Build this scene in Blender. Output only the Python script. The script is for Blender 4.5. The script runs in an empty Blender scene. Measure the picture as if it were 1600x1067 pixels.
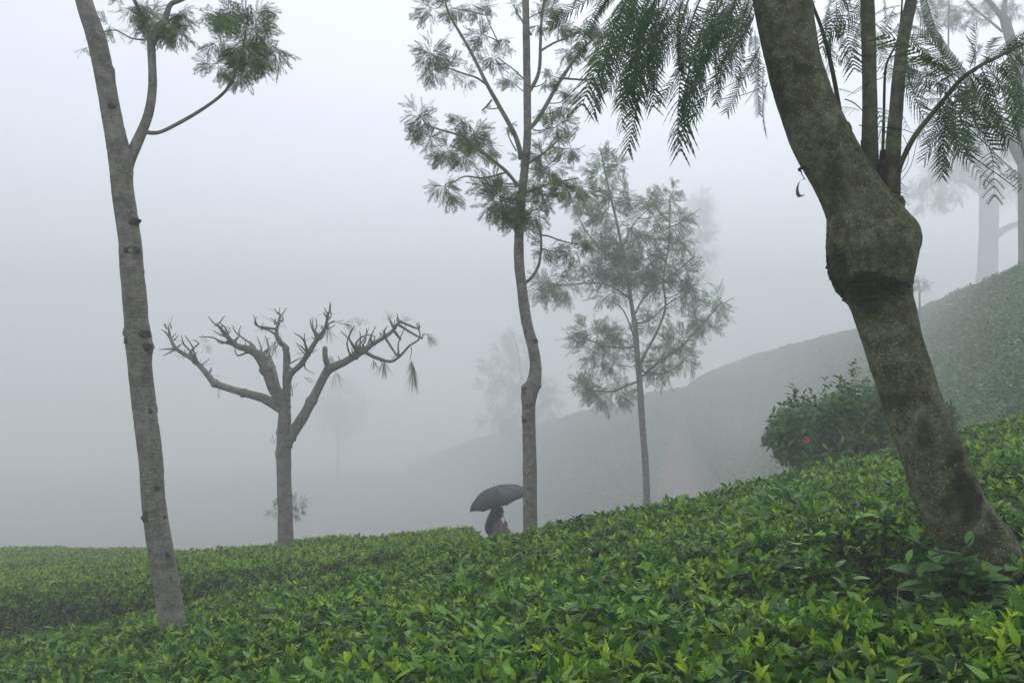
import bpy, bmesh, math, random
import numpy as np
from mathutils import Vector, Matrix, Quaternion, noise
from mathutils.bvhtree import BVHTree

random.seed(7)
rng = np.random.default_rng(7)
R = math.radians
scene = bpy.context.scene
col = scene.collection

# ------------------------------------------------------------------ camera
CAM = Vector((0, 0, 1.7))
PITCH = R(4.59)
cam_d = bpy.data.cameras.new('camera')
cam_d.lens = 30
cam_d.sensor_width = 36
cam_d.clip_start = 0.05
cam_d.clip_end = 900
cam = bpy.data.objects.new('camera', cam_d)
cam.location = CAM
cam.rotation_euler = (R(90) + PITCH, 0, 0)
col.objects.link(cam)
scene.camera = cam

# ------------------------------------------------------------------ sky, sun, exposure
SUN_EL, SUN_AZ = R(58), R(20)
w = bpy.data.worlds.new('World')
scene.world = w
w.use_nodes = True
nt = w.node_tree
bg = nt.nodes['Background']
sky = nt.nodes.new('ShaderNodeTexSky')
sky.sky_type = 'NISHITA'
sky.sun_disc = False
sky.sun_elevation = SUN_EL
sky.sun_rotation = SUN_AZ
sky.altitude = 1500
sky.air_density = 1.0
sky.dust_density = 3.0
hs = nt.nodes.new('ShaderNodeHueSaturation')     # an overcast sky: the blue is greyed evenly all over
hs.inputs['Saturation'].default_value = 0.32
hs.inputs['Hue'].default_value = 0.518
nt.links.new(sky.outputs[0], hs.inputs['Color'])
nt.links.new(hs.outputs[0], bg.inputs[0])
bg.inputs[1].default_value = 0.15

sd = bpy.data.lights.new('sun', 'SUN')
sd.energy = 0.8
sd.angle = R(40)
sd.color = (1.0, 0.96, 0.9)
sun = bpy.data.objects.new('sun', sd)
sun.rotation_euler = (R(90) - SUN_EL, 0, -SUN_AZ + math.pi)
col.objects.link(sun)

scene.view_settings.view_transform = 'Standard'
scene.view_settings.look = 'None'
scene.view_settings.exposure = 1.52
scene.view_settings.gamma = 1
scene.view_settings.use_curve_mapping = False
scene.cycles.max_bounces = 8
scene.cycles.diffuse_bounces = 3
scene.cycles.glossy_bounces = 2
scene.cycles.transmission_bounces = 3
scene.cycles.transparent_max_bounces = 8
scene.cycles.volume_bounces = 4
scene.cycles.use_denoising = True
scene.cycles.use_adaptive_sampling = True
scene.cycles.adaptive_threshold = 0.015

HAZE_DENSITY = 0.0115
HAZE_COLOR = (0.785, 0.806, 0.810, 1)

# ------------------------------------------------------------------ helpers
cam_rot = Matrix.Rotation(R(90) + PITCH, 3, 'X')
FX = 800 / (18 / 30)


def at(px, py, d):
    """A point of the place seen at (px, py) of the 1600-wide photograph, d metres ahead."""
    v = cam_rot @ Vector(((px - 800) / FX, (533.5 - py) / FX, -1))
    return CAM + v * (d / v.y)


def ss(a, b, x):
    t = min(1, max(0, (x - a) / (b - a)))
    return t * t * (3 - 2 * t)


def link(name, data, parent=None, loc=(0, 0, 0)):
    o = bpy.data.objects.new(name, data)
    col.objects.link(o)
    o.location = loc
    if parent:
        o.parent = parent
    return o


def tag(o, label=None, cat=None, group=None, kind=None):
    if label: o['label'] = label
    if cat: o['category'] = cat
    if group: o['group'] = group
    if kind: o['kind'] = kind
    return o


def thing(name, label, cat, loc, group=None):
    o = link(name, None, None, loc)
    o.empty_display_size = 0.2
    return tag(o, label, cat, group)


class MB:
    def __init__(self):
        self.v, self.f, self.t = [], [], []

    def add(self, vs, fs, tone=0.5):
        b = len(self.v)
        self.v.extend(vs)
        self.f.extend([tuple(i + b for i in f) for f in fs])
        self.t.extend([tone] * len(fs))

    def mesh(self, name, mat, org=(0, 0, 0), smooth=False):
        me = bpy.data.meshes.new(name)
        org = Vector(org)
        me.from_pydata([tuple(Vector(p) - org) for p in self.v], [], self.f)
        a = me.attributes.new('tone', 'FLOAT', 'FACE')
        a.data.foreach_set('value', np.array(self.t, dtype=np.float32))
        me.materials.append(mat)
        if smooth:
            me.polygons.foreach_set('use_smooth', [True] * len(me.polygons))
        me.update()
        return me

    def build(self, name, mat, parent=None, smooth=False):
        org = Vector((0, 0, 0))
        p = parent
        while p:
            org += p.location
            p = p.parent
        return link(name, self.mesh(name, mat, org, smooth), parent)


def catmull(P, sub):
    out = []
    n = len(P)
    for i in range(n - 1):
        p0, p1, p2, p3 = P[max(0, i - 1)], P[i], P[i + 1], P[min(n - 1, i + 2)]
        for k in range(sub):
            t = k / sub
            out.append(0.5 * ((2 * p1) + (p2 - p0) * t + (2 * p0 - 5 * p1 + 4 * p2 - p3) * t * t + (3 * p1 - p0 - 3 * p2 + p3) * t ** 3))
    out.append(P[-1])
    return out


def tube(mb, pts, radii, seg=8, sub=4, rough=0.04, freq=6.0, lumps=(), tone=0.5, ridge=0.0, flat=False):
    """A tapered, uneven limb along pts. lumps: (centre, reach, height) swellings."""
    P = catmull([Vector(p) for p in pts], sub)
    Q = [v.x for v in catmull([Vector((r, 0, 0)) for r in radii], sub)]
    n = len(P)
    ref = None
    vs, fs = [], []
    for i in range(n):
        d = (P[min(n - 1, i + 1)] - P[max(0, i - 1)])
        if d.length < 1e-9: d = Vector((0, 0, 1))
        d.normalize()
        if flat: d = Vector((0, 0, 1))
        if ref is None:
            ref = d.orthogonal().normalized()
        ref = (ref - d * ref.dot(d)).normalized()
        b = d.cross(ref)
        for k in range(seg):
            a = 2 * math.pi * k / seg
            dirv = ref * math.cos(a) + b * math.sin(a)
            r = max(0.0008, Q[i])
            p = P[i] + dirv * r
            if rough:
                nn = noise.noise(p * freq) + 0.5 * noise.noise(p * freq * 2.7)
                r *= 1 + rough * nn
                if ridge:
                    r *= 1 + ridge * noise.noise(Vector((p.x * freq * .3, p.y * freq * .3, p.z * freq * 5)))
                p = P[i] + dirv * r
            for c, reach, h in lumps:
                q = (p - c).length / reach
                if q < 1:
                    p = p + dirv * h * (1 - q * q) ** 2
            vs.append(p)
    for i in range(n - 1):
        for k in range(seg):
            k2 = (k + 1) % seg
            fs.append((i * seg + k, i * seg + k2, (i + 1) * seg + k2, (i + 1) * seg + k))
    vs.append(P[0]); vs.append(P[-1] + (P[-1] - P[-2]).normalized() * Q[-1] * 0.3)
    c0, c1 = n * seg, n * seg + 1
    for k in range(seg):
        k2 = (k + 1) % seg
        fs.append((c0, k2, k)); fs.append((c1, (n - 1) * seg + k, (n - 1) * seg + k2))
    mb.add(vs, fs, tone)


def limb(pxs, d, ws, dz=0.0, cosk=True):
    """Pixel polyline -> points and radii; d depth, dz depth change along it."""
    n = len(pxs)
    pts, rad = [], []
    for i, (x, y) in enumerate(pxs):
        dd = d + dz * i / max(1, n - 1)
        pts.append(at(x, y, dd))
        wpx = ws[0] + (ws[-1] - ws[0]) * i / max(1, n - 1) if len(ws) != n else ws[i]
        rad.append(wpx / 2 / FX * dd)
    return pts, rad


# ------------------------------------------------------------------ materials
def new_mat(name):
    m = bpy.data.materials.new(name)
    m.use_nodes = True
    t = m.node_tree
    return m, t, t.nodes['Principled BSDF'], t.nodes['Material Output']


def ramp(t, stops, src=None):
    r = t.nodes.new('ShaderNodeValToRGB')
    e = r.color_ramp.elements
    while len(e) < len(stops): e.new(0.5)
    for x, (p, c) in zip(e, stops):
        x.position = p
        x.color = (*c, 1)
    if src: t.links.new(src, r.inputs[0])
    return r


def noise_node(t, scale, detail=4, vec=None, rough=0.55):
    n = t.nodes.new('ShaderNodeTexNoise')
    n.inputs['Scale'].default_value = scale
    n.inputs['Detail'].default_value = detail
    n.inputs['Roughness'].default_value = rough
    if vec: t.links.new(vec, n.inputs['Vector'])
    return n


def leaf_mat(name, stops, rough=0.42, trans=0.25, spec=0.5, vary=0.35, grain=True):
    m, t, p, out = new_mat(name)
    a = t.nodes.new('ShaderNodeAttribute'); a.attribute_name = 'tone'
    oi = t.nodes.new('ShaderNodeObjectInfo')
    ma = t.nodes.new('ShaderNodeMath'); ma.operation = 'MULTIPLY_ADD'
    t.links.new(oi.outputs['Random'], ma.inputs[0])
    ma.inputs[1].default_value = vary
    ma.inputs[2].default_value = -vary / 2
    ad = t.nodes.new('ShaderNodeMath'); ad.operation = 'ADD'
    t.links.new(a.outputs['Fac'], ad.inputs[0]); t.links.new(ma.outputs[0], ad.inputs[1])
    last = ad.outputs[0]
    if grain:
        g = t.nodes.new('ShaderNodeNewGeometry')
        n = noise_node(t, 38, 2, g.outputs['Position'])
        m2 = t.nodes.new('ShaderNodeMath'); m2.operation = 'MULTIPLY_ADD'
        t.links.new(n.outputs[0], m2.inputs[0]); m2.inputs[1].default_value = 0.22
        ad2 = t.nodes.new('ShaderNodeMath'); ad2.operation = 'ADD'
        t.links.new(last, ad2.inputs[0]); ad2.inputs[1].default_value = -0.11
        t.links.new(ad2.outputs[0], m2.inputs[2])
        last = m2.outputs[0]
    r = ramp(t, stops, last)
    t.links.new(r.outputs[0], p.inputs['Base Color'])
    p.inputs['Roughness'].default_value = rough
    p.inputs['Specular IOR Level'].default_value = spec
    tr = t.nodes.new('ShaderNodeBsdfTranslucent')
    t.links.new(r.outputs[0], tr.inputs[0])
    mx = t.nodes.new('ShaderNodeMixShader'); mx.inputs[0].default_value = trans
    t.links.new(p.outputs[0], mx.inputs[1]); t.links.new(tr.outputs[0], mx.inputs[2])
    t.links.new(mx.outputs[0], out.inputs[0])
    return m


def bark_mat(name, dark, mid, pale, scale=14, spots=0.35, bands=0.5, bump=0.5, moss=None):
    m, t, p, out = new_mat(name)
    tc = t.nodes.new('ShaderNodeTexCoord')
    O = tc.outputs['Object']
    n1 = noise_node(t, scale * 0.75, 10, O, 0.7)
    n2 = noise_node(t, scale * 4.6, 6, O, 0.65)
    mp = t.nodes.new('ShaderNodeMapping'); mp.inputs['Scale'].default_value = (1, 1, 9)
    t.links.new(O, mp.inputs[0])
    n3 = noise_node(t, scale * 0.8, 4, mp.outputs[0], 0.6)
    mix = t.nodes.new('ShaderNodeMath'); mix.operation = 'MULTIPLY_ADD'
    t.links.new(n3.outputs[0], mix.inputs[0]); mix.inputs[1].default_value = bands
    sub = t.nodes.new('ShaderNodeMath'); sub.operation = 'SUBTRACT'
    t.links.new(n1.outputs[0], sub.inputs[0]); sub.inputs[1].default_value = bands / 2
    t.links.new(sub.outputs[0], mix.inputs[2])
    n0 = noise_node(t, scale * 0.2, 3, O, 0.5)
    m0 = t.nodes.new('ShaderNodeMath'); m0.operation = 'MULTIPLY_ADD'
    t.links.new(n0.outputs[0], m0.inputs[0]); m0.inputs[1].default_value = 0.35
    a0 = t.nodes.new('ShaderNodeMath'); a0.operation = 'SUBTRACT'
    t.links.new(mix.outputs[0], a0.inputs[0]); a0.inputs[1].default_value = 0.175
    t.links.new(a0.outputs[0], m0.inputs[2])
    r = ramp(t, [(0.34, dark), (0.5, mid), (0.64, pale)], m0.outputs[0])
    last = r.outputs[0]
    # lichen specks
    r2 = ramp(t, [(0.56, (0, 0, 0)), (0.66, (1, 1, 1))], n2.outputs[0])
    sc = t.nodes.new('ShaderNodeMath'); sc.operation = 'MULTIPLY'
    t.links.new(r2.outputs[0], sc.inputs[0]); sc.inputs[1].default_value = min(1, spots * 1.3)
    r5 = ramp(t, [(0.33, (1, 1, 1)), (0.43, (0, 0, 0))], n2.outputs[0])
    s5 = t.nodes.new('ShaderNodeMath'); s5.operation = 'MULTIPLY'
    t.links.new(r5.outputs[0], s5.inputs[0]); s5.inputs[1].default_value = 0.65
    m5 = t.nodes.new('ShaderNodeMixRGB')
    t.links.new(s5.outputs[0], m5.inputs[0]); t.links.new(last, m5.inputs[1]); m5.inputs[2].default_value = (dark[0] * .5, dark[1] * .5, dark[2] * .5, 1)
    last = m5.outputs[0]
    mc = t.nodes.new('ShaderNodeMixRGB')
    t.links.new(sc.outputs[0], mc.inputs[0]); t.links.new(last, mc.inputs[1])
    mc.inputs[2].default_value = (pale[0] * 1.8, pale[1] * 1.85, pale[2] * 1.75, 1)
    last = mc.outputs[0]
    if moss:
        n4 = noise_node(t, scale * 0.22, 5, O, 0.6)
        r4 = ramp(t, [(0.48, (0, 0, 0)), (0.64, (1, 1, 1))], n4.outputs[0])
        m4 = t.nodes.new('ShaderNodeMath'); m4.operation = 'MULTIPLY'
        t.links.new(r4.outputs[0], m4.inputs[0]); m4.inputs[1].default_value = 0.7
        mm = t.nodes.new('ShaderNodeMixRGB')
        t.links.new(m4.outputs[0], mm.inputs[0]); t.links.new(last, mm.inputs[1])
        mm.inputs[2].default_value = (*moss, 1)
        last = mm.outputs[0]
    at_ = t.nodes.new('ShaderNodeAttribute'); at_.attribute_name = 'worn_shade'
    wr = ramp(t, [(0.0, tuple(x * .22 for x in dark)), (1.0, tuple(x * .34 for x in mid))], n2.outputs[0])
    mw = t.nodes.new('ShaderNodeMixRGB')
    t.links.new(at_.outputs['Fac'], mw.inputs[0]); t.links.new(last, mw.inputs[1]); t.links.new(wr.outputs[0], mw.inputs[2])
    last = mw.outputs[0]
    t.links.new(last, p.inputs['Base Color'])
    p.inputs['Roughness'].default_value = 0.85
    p.inputs['Specular IOR Level'].default_value = 0.25
    b = t.nodes.new('ShaderNodeBump'); b.inputs['Strength'].default_value = bump
    b.inputs['Distance'].default_value = 0.018
    am = t.nodes.new('ShaderNodeMath'); am.operation = 'MULTIPLY_ADD'
    t.links.new(n2.outputs[0], am.inputs[0]); am.inputs[1].default_value = 0.8
    t.links.new(mix.outputs[0], am.inputs[2])
    t.links.new(am.outputs[0], b.inputs['Height'])
    t.links.new(b.outputs[0], p.inputs['Normal'])
    return m


def plain_mat(name, c, rough=0.8, var=0.25, scale=20, spec=0.3):
    m, t, p, out = new_mat(name)
    tc = t.nodes.new('ShaderNodeTexCoord')
    n = noise_node(t, scale, 4, tc.outputs['Object'])
    lo = tuple(x * (1 - var) for x in c); hi = tuple(min(1, x * (1 + var)) for x in c)
    r = ramp(t, [(0.3, lo), (0.7, hi)], n.outputs[0])
    t.links.new(r.outputs[0], p.inputs['Base Color'])
    p.inputs['Roughness'].default_value = rough
    p.inputs['Specular IOR Level'].default_value = spec
    return m


TEA = leaf_mat('tea_leaf', [(0.0, (0.010, 0.040, 0.013)), (0.35, (0.048, 0.150, 0.015)), (0.65, (0.170, 0.345, 0.015)), (1.0, (0.38, 0.52, 0.030))], rough=0.5, trans=0.28, spec=0.22)
HILL_TEA = leaf_mat('hill_tea_leaf', [(0.0, (0.012, 0.058, 0.018)), (0.5, (0.048, 0.165, 0.028)), (1.0, (0.13, 0.28, 0.04))], rough=0.5, trans=0.2)
SHRUB = leaf_mat('shrub_leaf', [(0.0, (0.018, 0.066, 0.021)), (0.5, (0.055, 0.155, 0.036)), (1.0, (0.15, 0.28, 0.048))], rough=0.62, spec=0.15, trans=0.2, vary=0.3)
OAK = leaf_mat('oak_leaf', [(0.0, (0.020, 0.070, 0.022)), (0.5, (0.060, 0.140, 0.038)), (1.0, (0.18, 0.29, 0.06))], rough=0.55, trans=0.2, vary=0.5, grain=False)
FERNY = leaf_mat('feathery_leaf', [(0.0, (0.010, 0.038, 0.016)), (0.5, (0.026, 0.076, 0.026)), (1.0, (0.08, 0.15, 0.030))], rough=0.6, trans=0.15, spec=0.2, vary=0.4, grain=False)
DRY = leaf_mat('dry_leaf', [(0.0, (0.07, 0.045, 0.025)), (1.0, (0.20, 0.15, 0.09))], rough=0.8, trans=0.1)
BARK_GREY = bark_mat('grey_bark', (0.095, 0.088, 0.074), (0.165, 0.155, 0.132), (0.24, 0.225, 0.195), scale=16, spots=0.35, bands=0.55)
BARK_BARE = bark_mat('bare_tree_bark', (0.11, 0.10, 0.09), (0.17, 0.155, 0.138), (0.23, 0.215, 0.195), scale=14, spots=0.2)
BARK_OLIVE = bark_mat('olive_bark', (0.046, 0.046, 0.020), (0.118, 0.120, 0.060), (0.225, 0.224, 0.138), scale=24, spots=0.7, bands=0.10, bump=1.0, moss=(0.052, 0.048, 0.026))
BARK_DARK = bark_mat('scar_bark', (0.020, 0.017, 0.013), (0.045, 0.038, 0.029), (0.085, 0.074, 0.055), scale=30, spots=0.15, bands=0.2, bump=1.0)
BARK_SCAR = bark_mat('knot_bark', (0.04, 0.036, 0.031), (0.075, 0.069, 0.06), (0.12, 0.11, 0.096), scale=30, spots=0.1, bands=0.2, bump=0.9)
STEM_GREEN = bark_mat('young_stem', (0.05, 0.05, 0.030), (0.10, 0.095, 0.060), (0.16, 0.15, 0.10), scale=18, spots=0.15, bands=0.3, bump=0.3)
WOOD_DARK = plain_mat('dark_twig', (0.035, 0.028, 0.02))
HEDGE_BODY = plain_mat('hedge_inside_shade', (0.007, 0.008, 0.004), 0.95, 0.5, 9, 0.1)  # near-black filler: the shade inside the hedge put into its colour
SOIL = plain_mat('soil', (0.05, 0.055, 0.03), 0.95, 0.5, 1.3, 0.1)
LATERITE = plain_mat('red_soil', (0.15, 0.10, 0.075), 0.95, 0.35, 1.2, 0.1)
HILL = plain_mat('hill_green', (0.025, 0.070, 0.025), 0.95, 0.45, 1.6, 0.1)
BANK = plain_mat('bank_soil', (0.07, 0.055, 0.045), 0.95, 0.45, 1.2, 0.1)


# ------------------------------------------------------------------ ground
def ground_z(x, y):
    g1 = 0.05 + 0.2 * x - 0.04 * y
    g2 = -0.08 + 0.11 * x - 0.05 * y
    g = g1 + (g2 - g1) * ss(7.0, 10.5, y)
    y0 = 12.4 + 7.5 * ss(2, 6, -x)
    k = 1 - ss(3, 9, x)
    g -= k * (0.75 * ss(y0, y0 + 2.3, y) + 0.14 * max(0, y - y0 - 2.3))
    g -= (1 - k) * 0.16 * max(0, y - 20)
    if x > 8: g -= 0.16 * (x - 8)
    if y < -4: g += 0.04 * (y + 4)
    if x < -14: g += 0.08 * (-14 - x) * 0.5
    return max(g, -22)


def axis(lo, a, b, hi, fine, coarse):
    return list(np.arange(lo, a, coarse)) + list(np.arange(a, b, fine)) + list(np.arange(b, hi + 0.01, coarse))


gx = axis(-220, -20, 24, 220, 0.7, 6)
gy = axis(-40, -4, 46, 340, 0.7, 6)
mb = MB()
vs = [Vector((x, y, ground_z(x, y) + 0.05 * noise.noise(Vector((x, y, 0)) * 0.9))) for y in gy for x in gx]
fs = []
nx = len(gx)
for j in range(len(gy) - 1):
    for i in range(nx - 1):
        fs.append((j * nx + i, j * nx + i + 1, (j + 1) * nx + i + 1, (j + 1) * nx + i))
mb.add(vs, fs)
g = mb.build('ground', SOIL, smooth=True)
tag(g, kind='structure')
ground_low = min(v.z for v in vs)


def loft(rows, nu, nv, bump=0.12, freq=0.5):
    """Rows of control points, lofted into a smooth sheet; returns verts, faces."""
    R_ = [catmull([Vector(p) for p in r], 8) for r in rows]
    m = len(R_[0])
    grid = []
    cols = [catmull([r[i] for r in R_], nv) for i in range(m)]
    nvv = len(cols[0])
    vs, fs = [], []
    for c in cols:
        for p in c:
            b = noise.noise(p * freq) + 0.6 * noise.noise(p * freq * 2.6)
            vs.append(p + Vector((0, 0, bump * b)))
    for i in range(m - 1):
        for j in range(nvv - 1):
            fs.append((i * nvv + j, (i + 1) * nvv + j, (i + 1) * nvv + j + 1, i * nvv + j + 1))
    return vs, fs


def down(p, dz): return Vector((p.x, p.y, p.z - dz))


# right hill: foot, lower, upper, crest, back
def hillrows(cols):
    """cols: (foot px,py,d),(mid...),(crest...)"""
    rows = [[], [], [], [], []]
    for f, m, c in cols:
        F, M, C = at(*f), at(*m), at(*c)
        rows[0].append(Vector((F.x, F.y - 1.5, min(F.z - 1.0, ground_z(F.x, F.y - 1.5) - 0.4))))
        rows[1].append(F); rows[2].append(M); rows[3].append(C)
        back = Vector((C.x + 2, C.y + 7, C.z - 1.2))
        rows[4].append(back)
    return rows


right_cols = [
    ((1150, 800, 60.0), (1100, 715, 90.0), (1064, 652, 126.0)),
    ((1165, 795, 57.6), (1118, 700, 86.4), (1074, 606, 120.0)),
    ((1200, 770, 51.9), (1170, 660, 113.6), (1150, 566, 150.8)),
    ((1310, 735, 30.3), (1280, 620, 80.9), (1262, 533, 118.0)),
    ((1420, 715, 21.0), (1390, 590, 54.6), (1370, 506, 97.3)),
    ((1520, 700, 17.5), (1490, 570, 33.0), (1470, 470, 72.2)),
    ((1620, 690, 15.5), (1590, 540, 20.5), (1550, 434, 40.4)),
    ((1760, 680, 14.0), (1720, 500, 18.5), (1650, 398, 30.3)),
    ((2100, 660, 12.5), (2050, 470, 17.0), (2000, 330, 23.8)),
]
v_, f_ = loft(hillrows(right_cols), 8, 6, bump=0.30, freq=0.33)
mb = MB(); mb.add(v_, f_)
hill_r = mb.build('hill', HILL, smooth=True)
tag(hill_r, kind='structure')
HILL_R = (v_, f_)

mid_cols = [
    ((100, 960, 219.0), (90, 920, 269.6), (80, 885, 314.6)),
    ((420, 930, 221.3), (410, 850, 290.6), (400, 815, 341.0)),
    ((590, 900, 211.6), (590, 800, 286.6), (590, 748, 341.2)),
    ((720, 890, 162.7), (725, 770, 220.9), (730, 692, 273.1)),
    ((850, 880, 92.1), (855, 740, 127.5), (870, 657, 159.3)),
    ((960, 860, 72.0), (970, 720, 99.3), (990, 624, 123.7)),
    ((1060, 850, 72.0), (1070, 720, 99.3), (1080, 607, 120.9)),
    ((1200, 840, 77.7), (1200, 700, 106.5), (1200, 585, 129.6)),
]
v_, f_ = loft(hillrows(mid_cols), 8, 6, bump=0.45, freq=0.22)
mb = MB(); mb.add(v_, f_)
hill_m = mb.build('hill', HILL, smooth=True)
tag(hill_m, kind='structure')
HILL_M = (v_, f_)

BV_R = BVHTree.FromPolygons([tuple(v) for v in HILL_R[0]], HILL_R[1])
BV_M = BVHTree.FromPolygons([tuple(v) for v in HILL_M[0]], HILL_M[1])


# red dirt track climbing the slope between the two hills, laid on the hill's own surface
def on_hill(px, py, bv, fallback):
    d = (at(px, py, 10) - CAM).normalized()
    h = bv.ray_cast(CAM, d)
    return h[0] if h[0] is not None else at(px, py, fallback)


mb = MB()
track = [((985, 835), (1165, 835)), ((1000, 790), (1150, 790)), ((1016, 745), (1132, 745)), ((1034, 705), (1112, 705)), ((1046, 670), (1098, 670)), ((1056, 645), (1086, 645))]
L = catmull([Vector((*a, 0)) for a, b in track], 6); Rr = catmull([Vector((*b, 0)) for a, b in track], 6)
n = len(L)
vs = []
for i in range(n):
    for k in range(7):
        p = L[i].lerp(Rr[i], k / 6)
        q = on_hill(p.x + 14 * noise.noise(Vector((p.y * .045, (k > 3) * 5.0, 0))), p.y, BV_M, 70)
        edge = min(k, 6 - k) / 3
        vs.append(q + Vector((0, -0.1, 0.30 * min(1, edge * 1.5) - .1)))
fs = [(i * 7 + k, i * 7 + k + 1, (i + 1) * 7 + k + 1, (i + 1) * 7 + k) for i in range(n - 1) for k in range(6)]
mb.add(vs, fs)
tag(mb.build('dirt_track', LATERITE, smooth=True), kind='structure')


def surf_z(x, y):
    z = ground_z(x, y)
    for b in (BV_R, BV_M):
        h = b.ray_cast(Vector((x, y, 60)), Vector((0, 0, -1)))
        if h[0] is not None: z = max(z, h[0].z)
    return z


# ------------------------------------------------------------------ leaves
def leaf(mb, base, direction, up, Ln, W, fold=0.25, curl=0.25, tone=0.5, seg=4):
    """A pointed blade folded along its midrib."""
    d = Vector(direction).normalized()
    s = d.cross(Vector(up))
    if s.length < 1e-4: s = d.orthogonal()
    s.normalize()
    u = s.cross(d)
    prof = {4: [(0, .08), (.25, .78), (.5, 1), (.78, .62)], 3: [(0, .1), (.4, 1), (.75, .62)], 2: [(0, .15), (.5, 1)]}[seg]
    vs = []
    for x, wv in prof:
        c = Vector(base) + d * (x * Ln) - u * (curl * Ln * x * x)
        hw = W / 2 * wv
        vs += [c - s * hw + u * (hw * fold), c, c + s * hw + u * (hw * fold)]
    vs.append(Vector(base) + d * Ln - u * (curl * Ln))
    fs = []
    m = len(prof)
    for i in range(m - 1):
        for k in (0, 1):
            fs.append((i * 3 + k, i * 3 + k + 1, i * 3 + k + 4, i * 3 + k + 3))
    b = (m - 1) * 3
    fs += [(b, b + 1, m * 3), (b + 1, b + 2, m * 3)]
    mb.add(vs, fs, tone)


def sph(az, el): return Vector((math.cos(az) * math.cos(el), math.sin(az) * math.cos(el), math.sin(el)))


def tea_shoot(kind, seg=4):
    """Sprig along +Z, about 12 cm: broad old leaves below, pale young ones at the tip."""
    mb = MB()
    az = random.random() * 6.28
    n_old = {'young': 4, 'old': 6, 'big': 6, 'mixed': 6}[kind]
    for i in range(n_old):
        az += 2.4 + random.uniform(-.5, .5)
        h = -0.06 + 0.013 * i + random.uniform(-.012, .012)
        el = R(random.uniform(-8, 55))
        Ln = random.uniform(.062, .092) * (1.15 if kind == 'big' else 1)
        leaf(mb, (0, 0, h), sph(az, el), (0, 0, 1), Ln, Ln * random.uniform(.40, .50), random.uniform(.05, .45), random.uniform(.05, .6), random.uniform(.10, .50) if kind != 'young' else random.uniform(.3, .6), seg)
    n_y = {'young': 4, 'old': 1, 'big': 1, 'mixed': 2}[kind]
    for i in range(n_y):
        az += 2.4 + random.uniform(-.6, .6)
        el = R(random.uniform(25, 82))
        Ln = random.uniform(.034, .064)
        leaf(mb, (0, 0, 0.0 + .009 * i), sph(az, el), (0, 0, 1), Ln, Ln * random.uniform(.32, .46), random.uniform(.2, .7), random.uniform(-.2, .45), random.uniform(.58, .98) if kind in ('young', 'mixed') else .52, seg)
    # stalk
    a = [Vector((.0022 * math.cos(k * 2.1), .0022 * math.sin(k * 2.1), z)) for z in (-.09, .02) for k in range(3)]
    mb.add(a, [(0, 1, 4, 3), (1, 2, 5, 4), (2, 0, 3, 5)], .45)
    return mb


kinds = ['young', 'young', 'mixed', 'mixed', 'mixed', 'mixed', 'old', 'old', 'old', 'big', 'big', 'big']
SHOOTS = [tea_shoot(k).mesh('tea_shoot', TEA) for k in kinds]
FAR_SHOOTS = [tea_shoot(k, 2).mesh('tea_shoot', TEA) for k in kinds]
HILL_SHOOTS = [tea_shoot(k, 2).mesh('tea_shoot', HILL_TEA) for k in ['mixed', 'young', 'mixed', 'old', 'big']]


def quat_mul(a, b):
    w1, x1, y1, z1 = a.T; w2, x2, y2, z2 = b.T
    return np.stack([w1*w2-x1*x2-y1*y2-z1*z2, w1*x2+x1*w2+y1*z2-z1*y2, w1*y2-x1*z2+y1*w2+z1*x2, w1*z2+x1*y2-y1*x2+z1*w2], 1)


def quats(dirs, spin):
    ph = np.arctan2(dirs[:, 1], dirs[:, 0]); th = np.arccos(np.clip(dirs[:, 2], -1, 1))
    z = np.zeros_like(ph)
    qz = np.stack([np.cos(ph/2), z, z, np.sin(ph/2)], 1)
    qy = np.stack([np.cos(th/2), z, np.sin(th/2), z], 1)
    qs = np.stack([np.cos(spin/2), z, z, np.sin(spin/2)], 1)
    return quat_mul(quat_mul(qz, qy), qs)


def sample(verts, faces, density, dens_fn=None):
    V = np.array([tuple(v) for v in verts]); F = np.array(faces)
    a, b, c, d = (V[F[:, k]] for k in range(4))
    nrm = np.cross(c - a, d - b)
    area = np.linalg.norm(nrm, axis=1) / 2
    nrm /= np.maximum(1e-9, 2 * area)[:, None]
    wgt = area * density
    if dens_fn is not None:
        wgt = wgt * dens_fn((a + c) / 2)
    cnt = rng.poisson(wgt)
    idx = np.repeat(np.arange(len(F)), cnt)
    u, v = rng.random(len(idx))[:, None], rng.random(len(idx))[:, None]
    P = (a[idx]*(1-u) + b[idx]*u)*(1-v) + (d[idx]*(1-u) + c[idx]*u)*v
    return P, nrm[idx]


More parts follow.
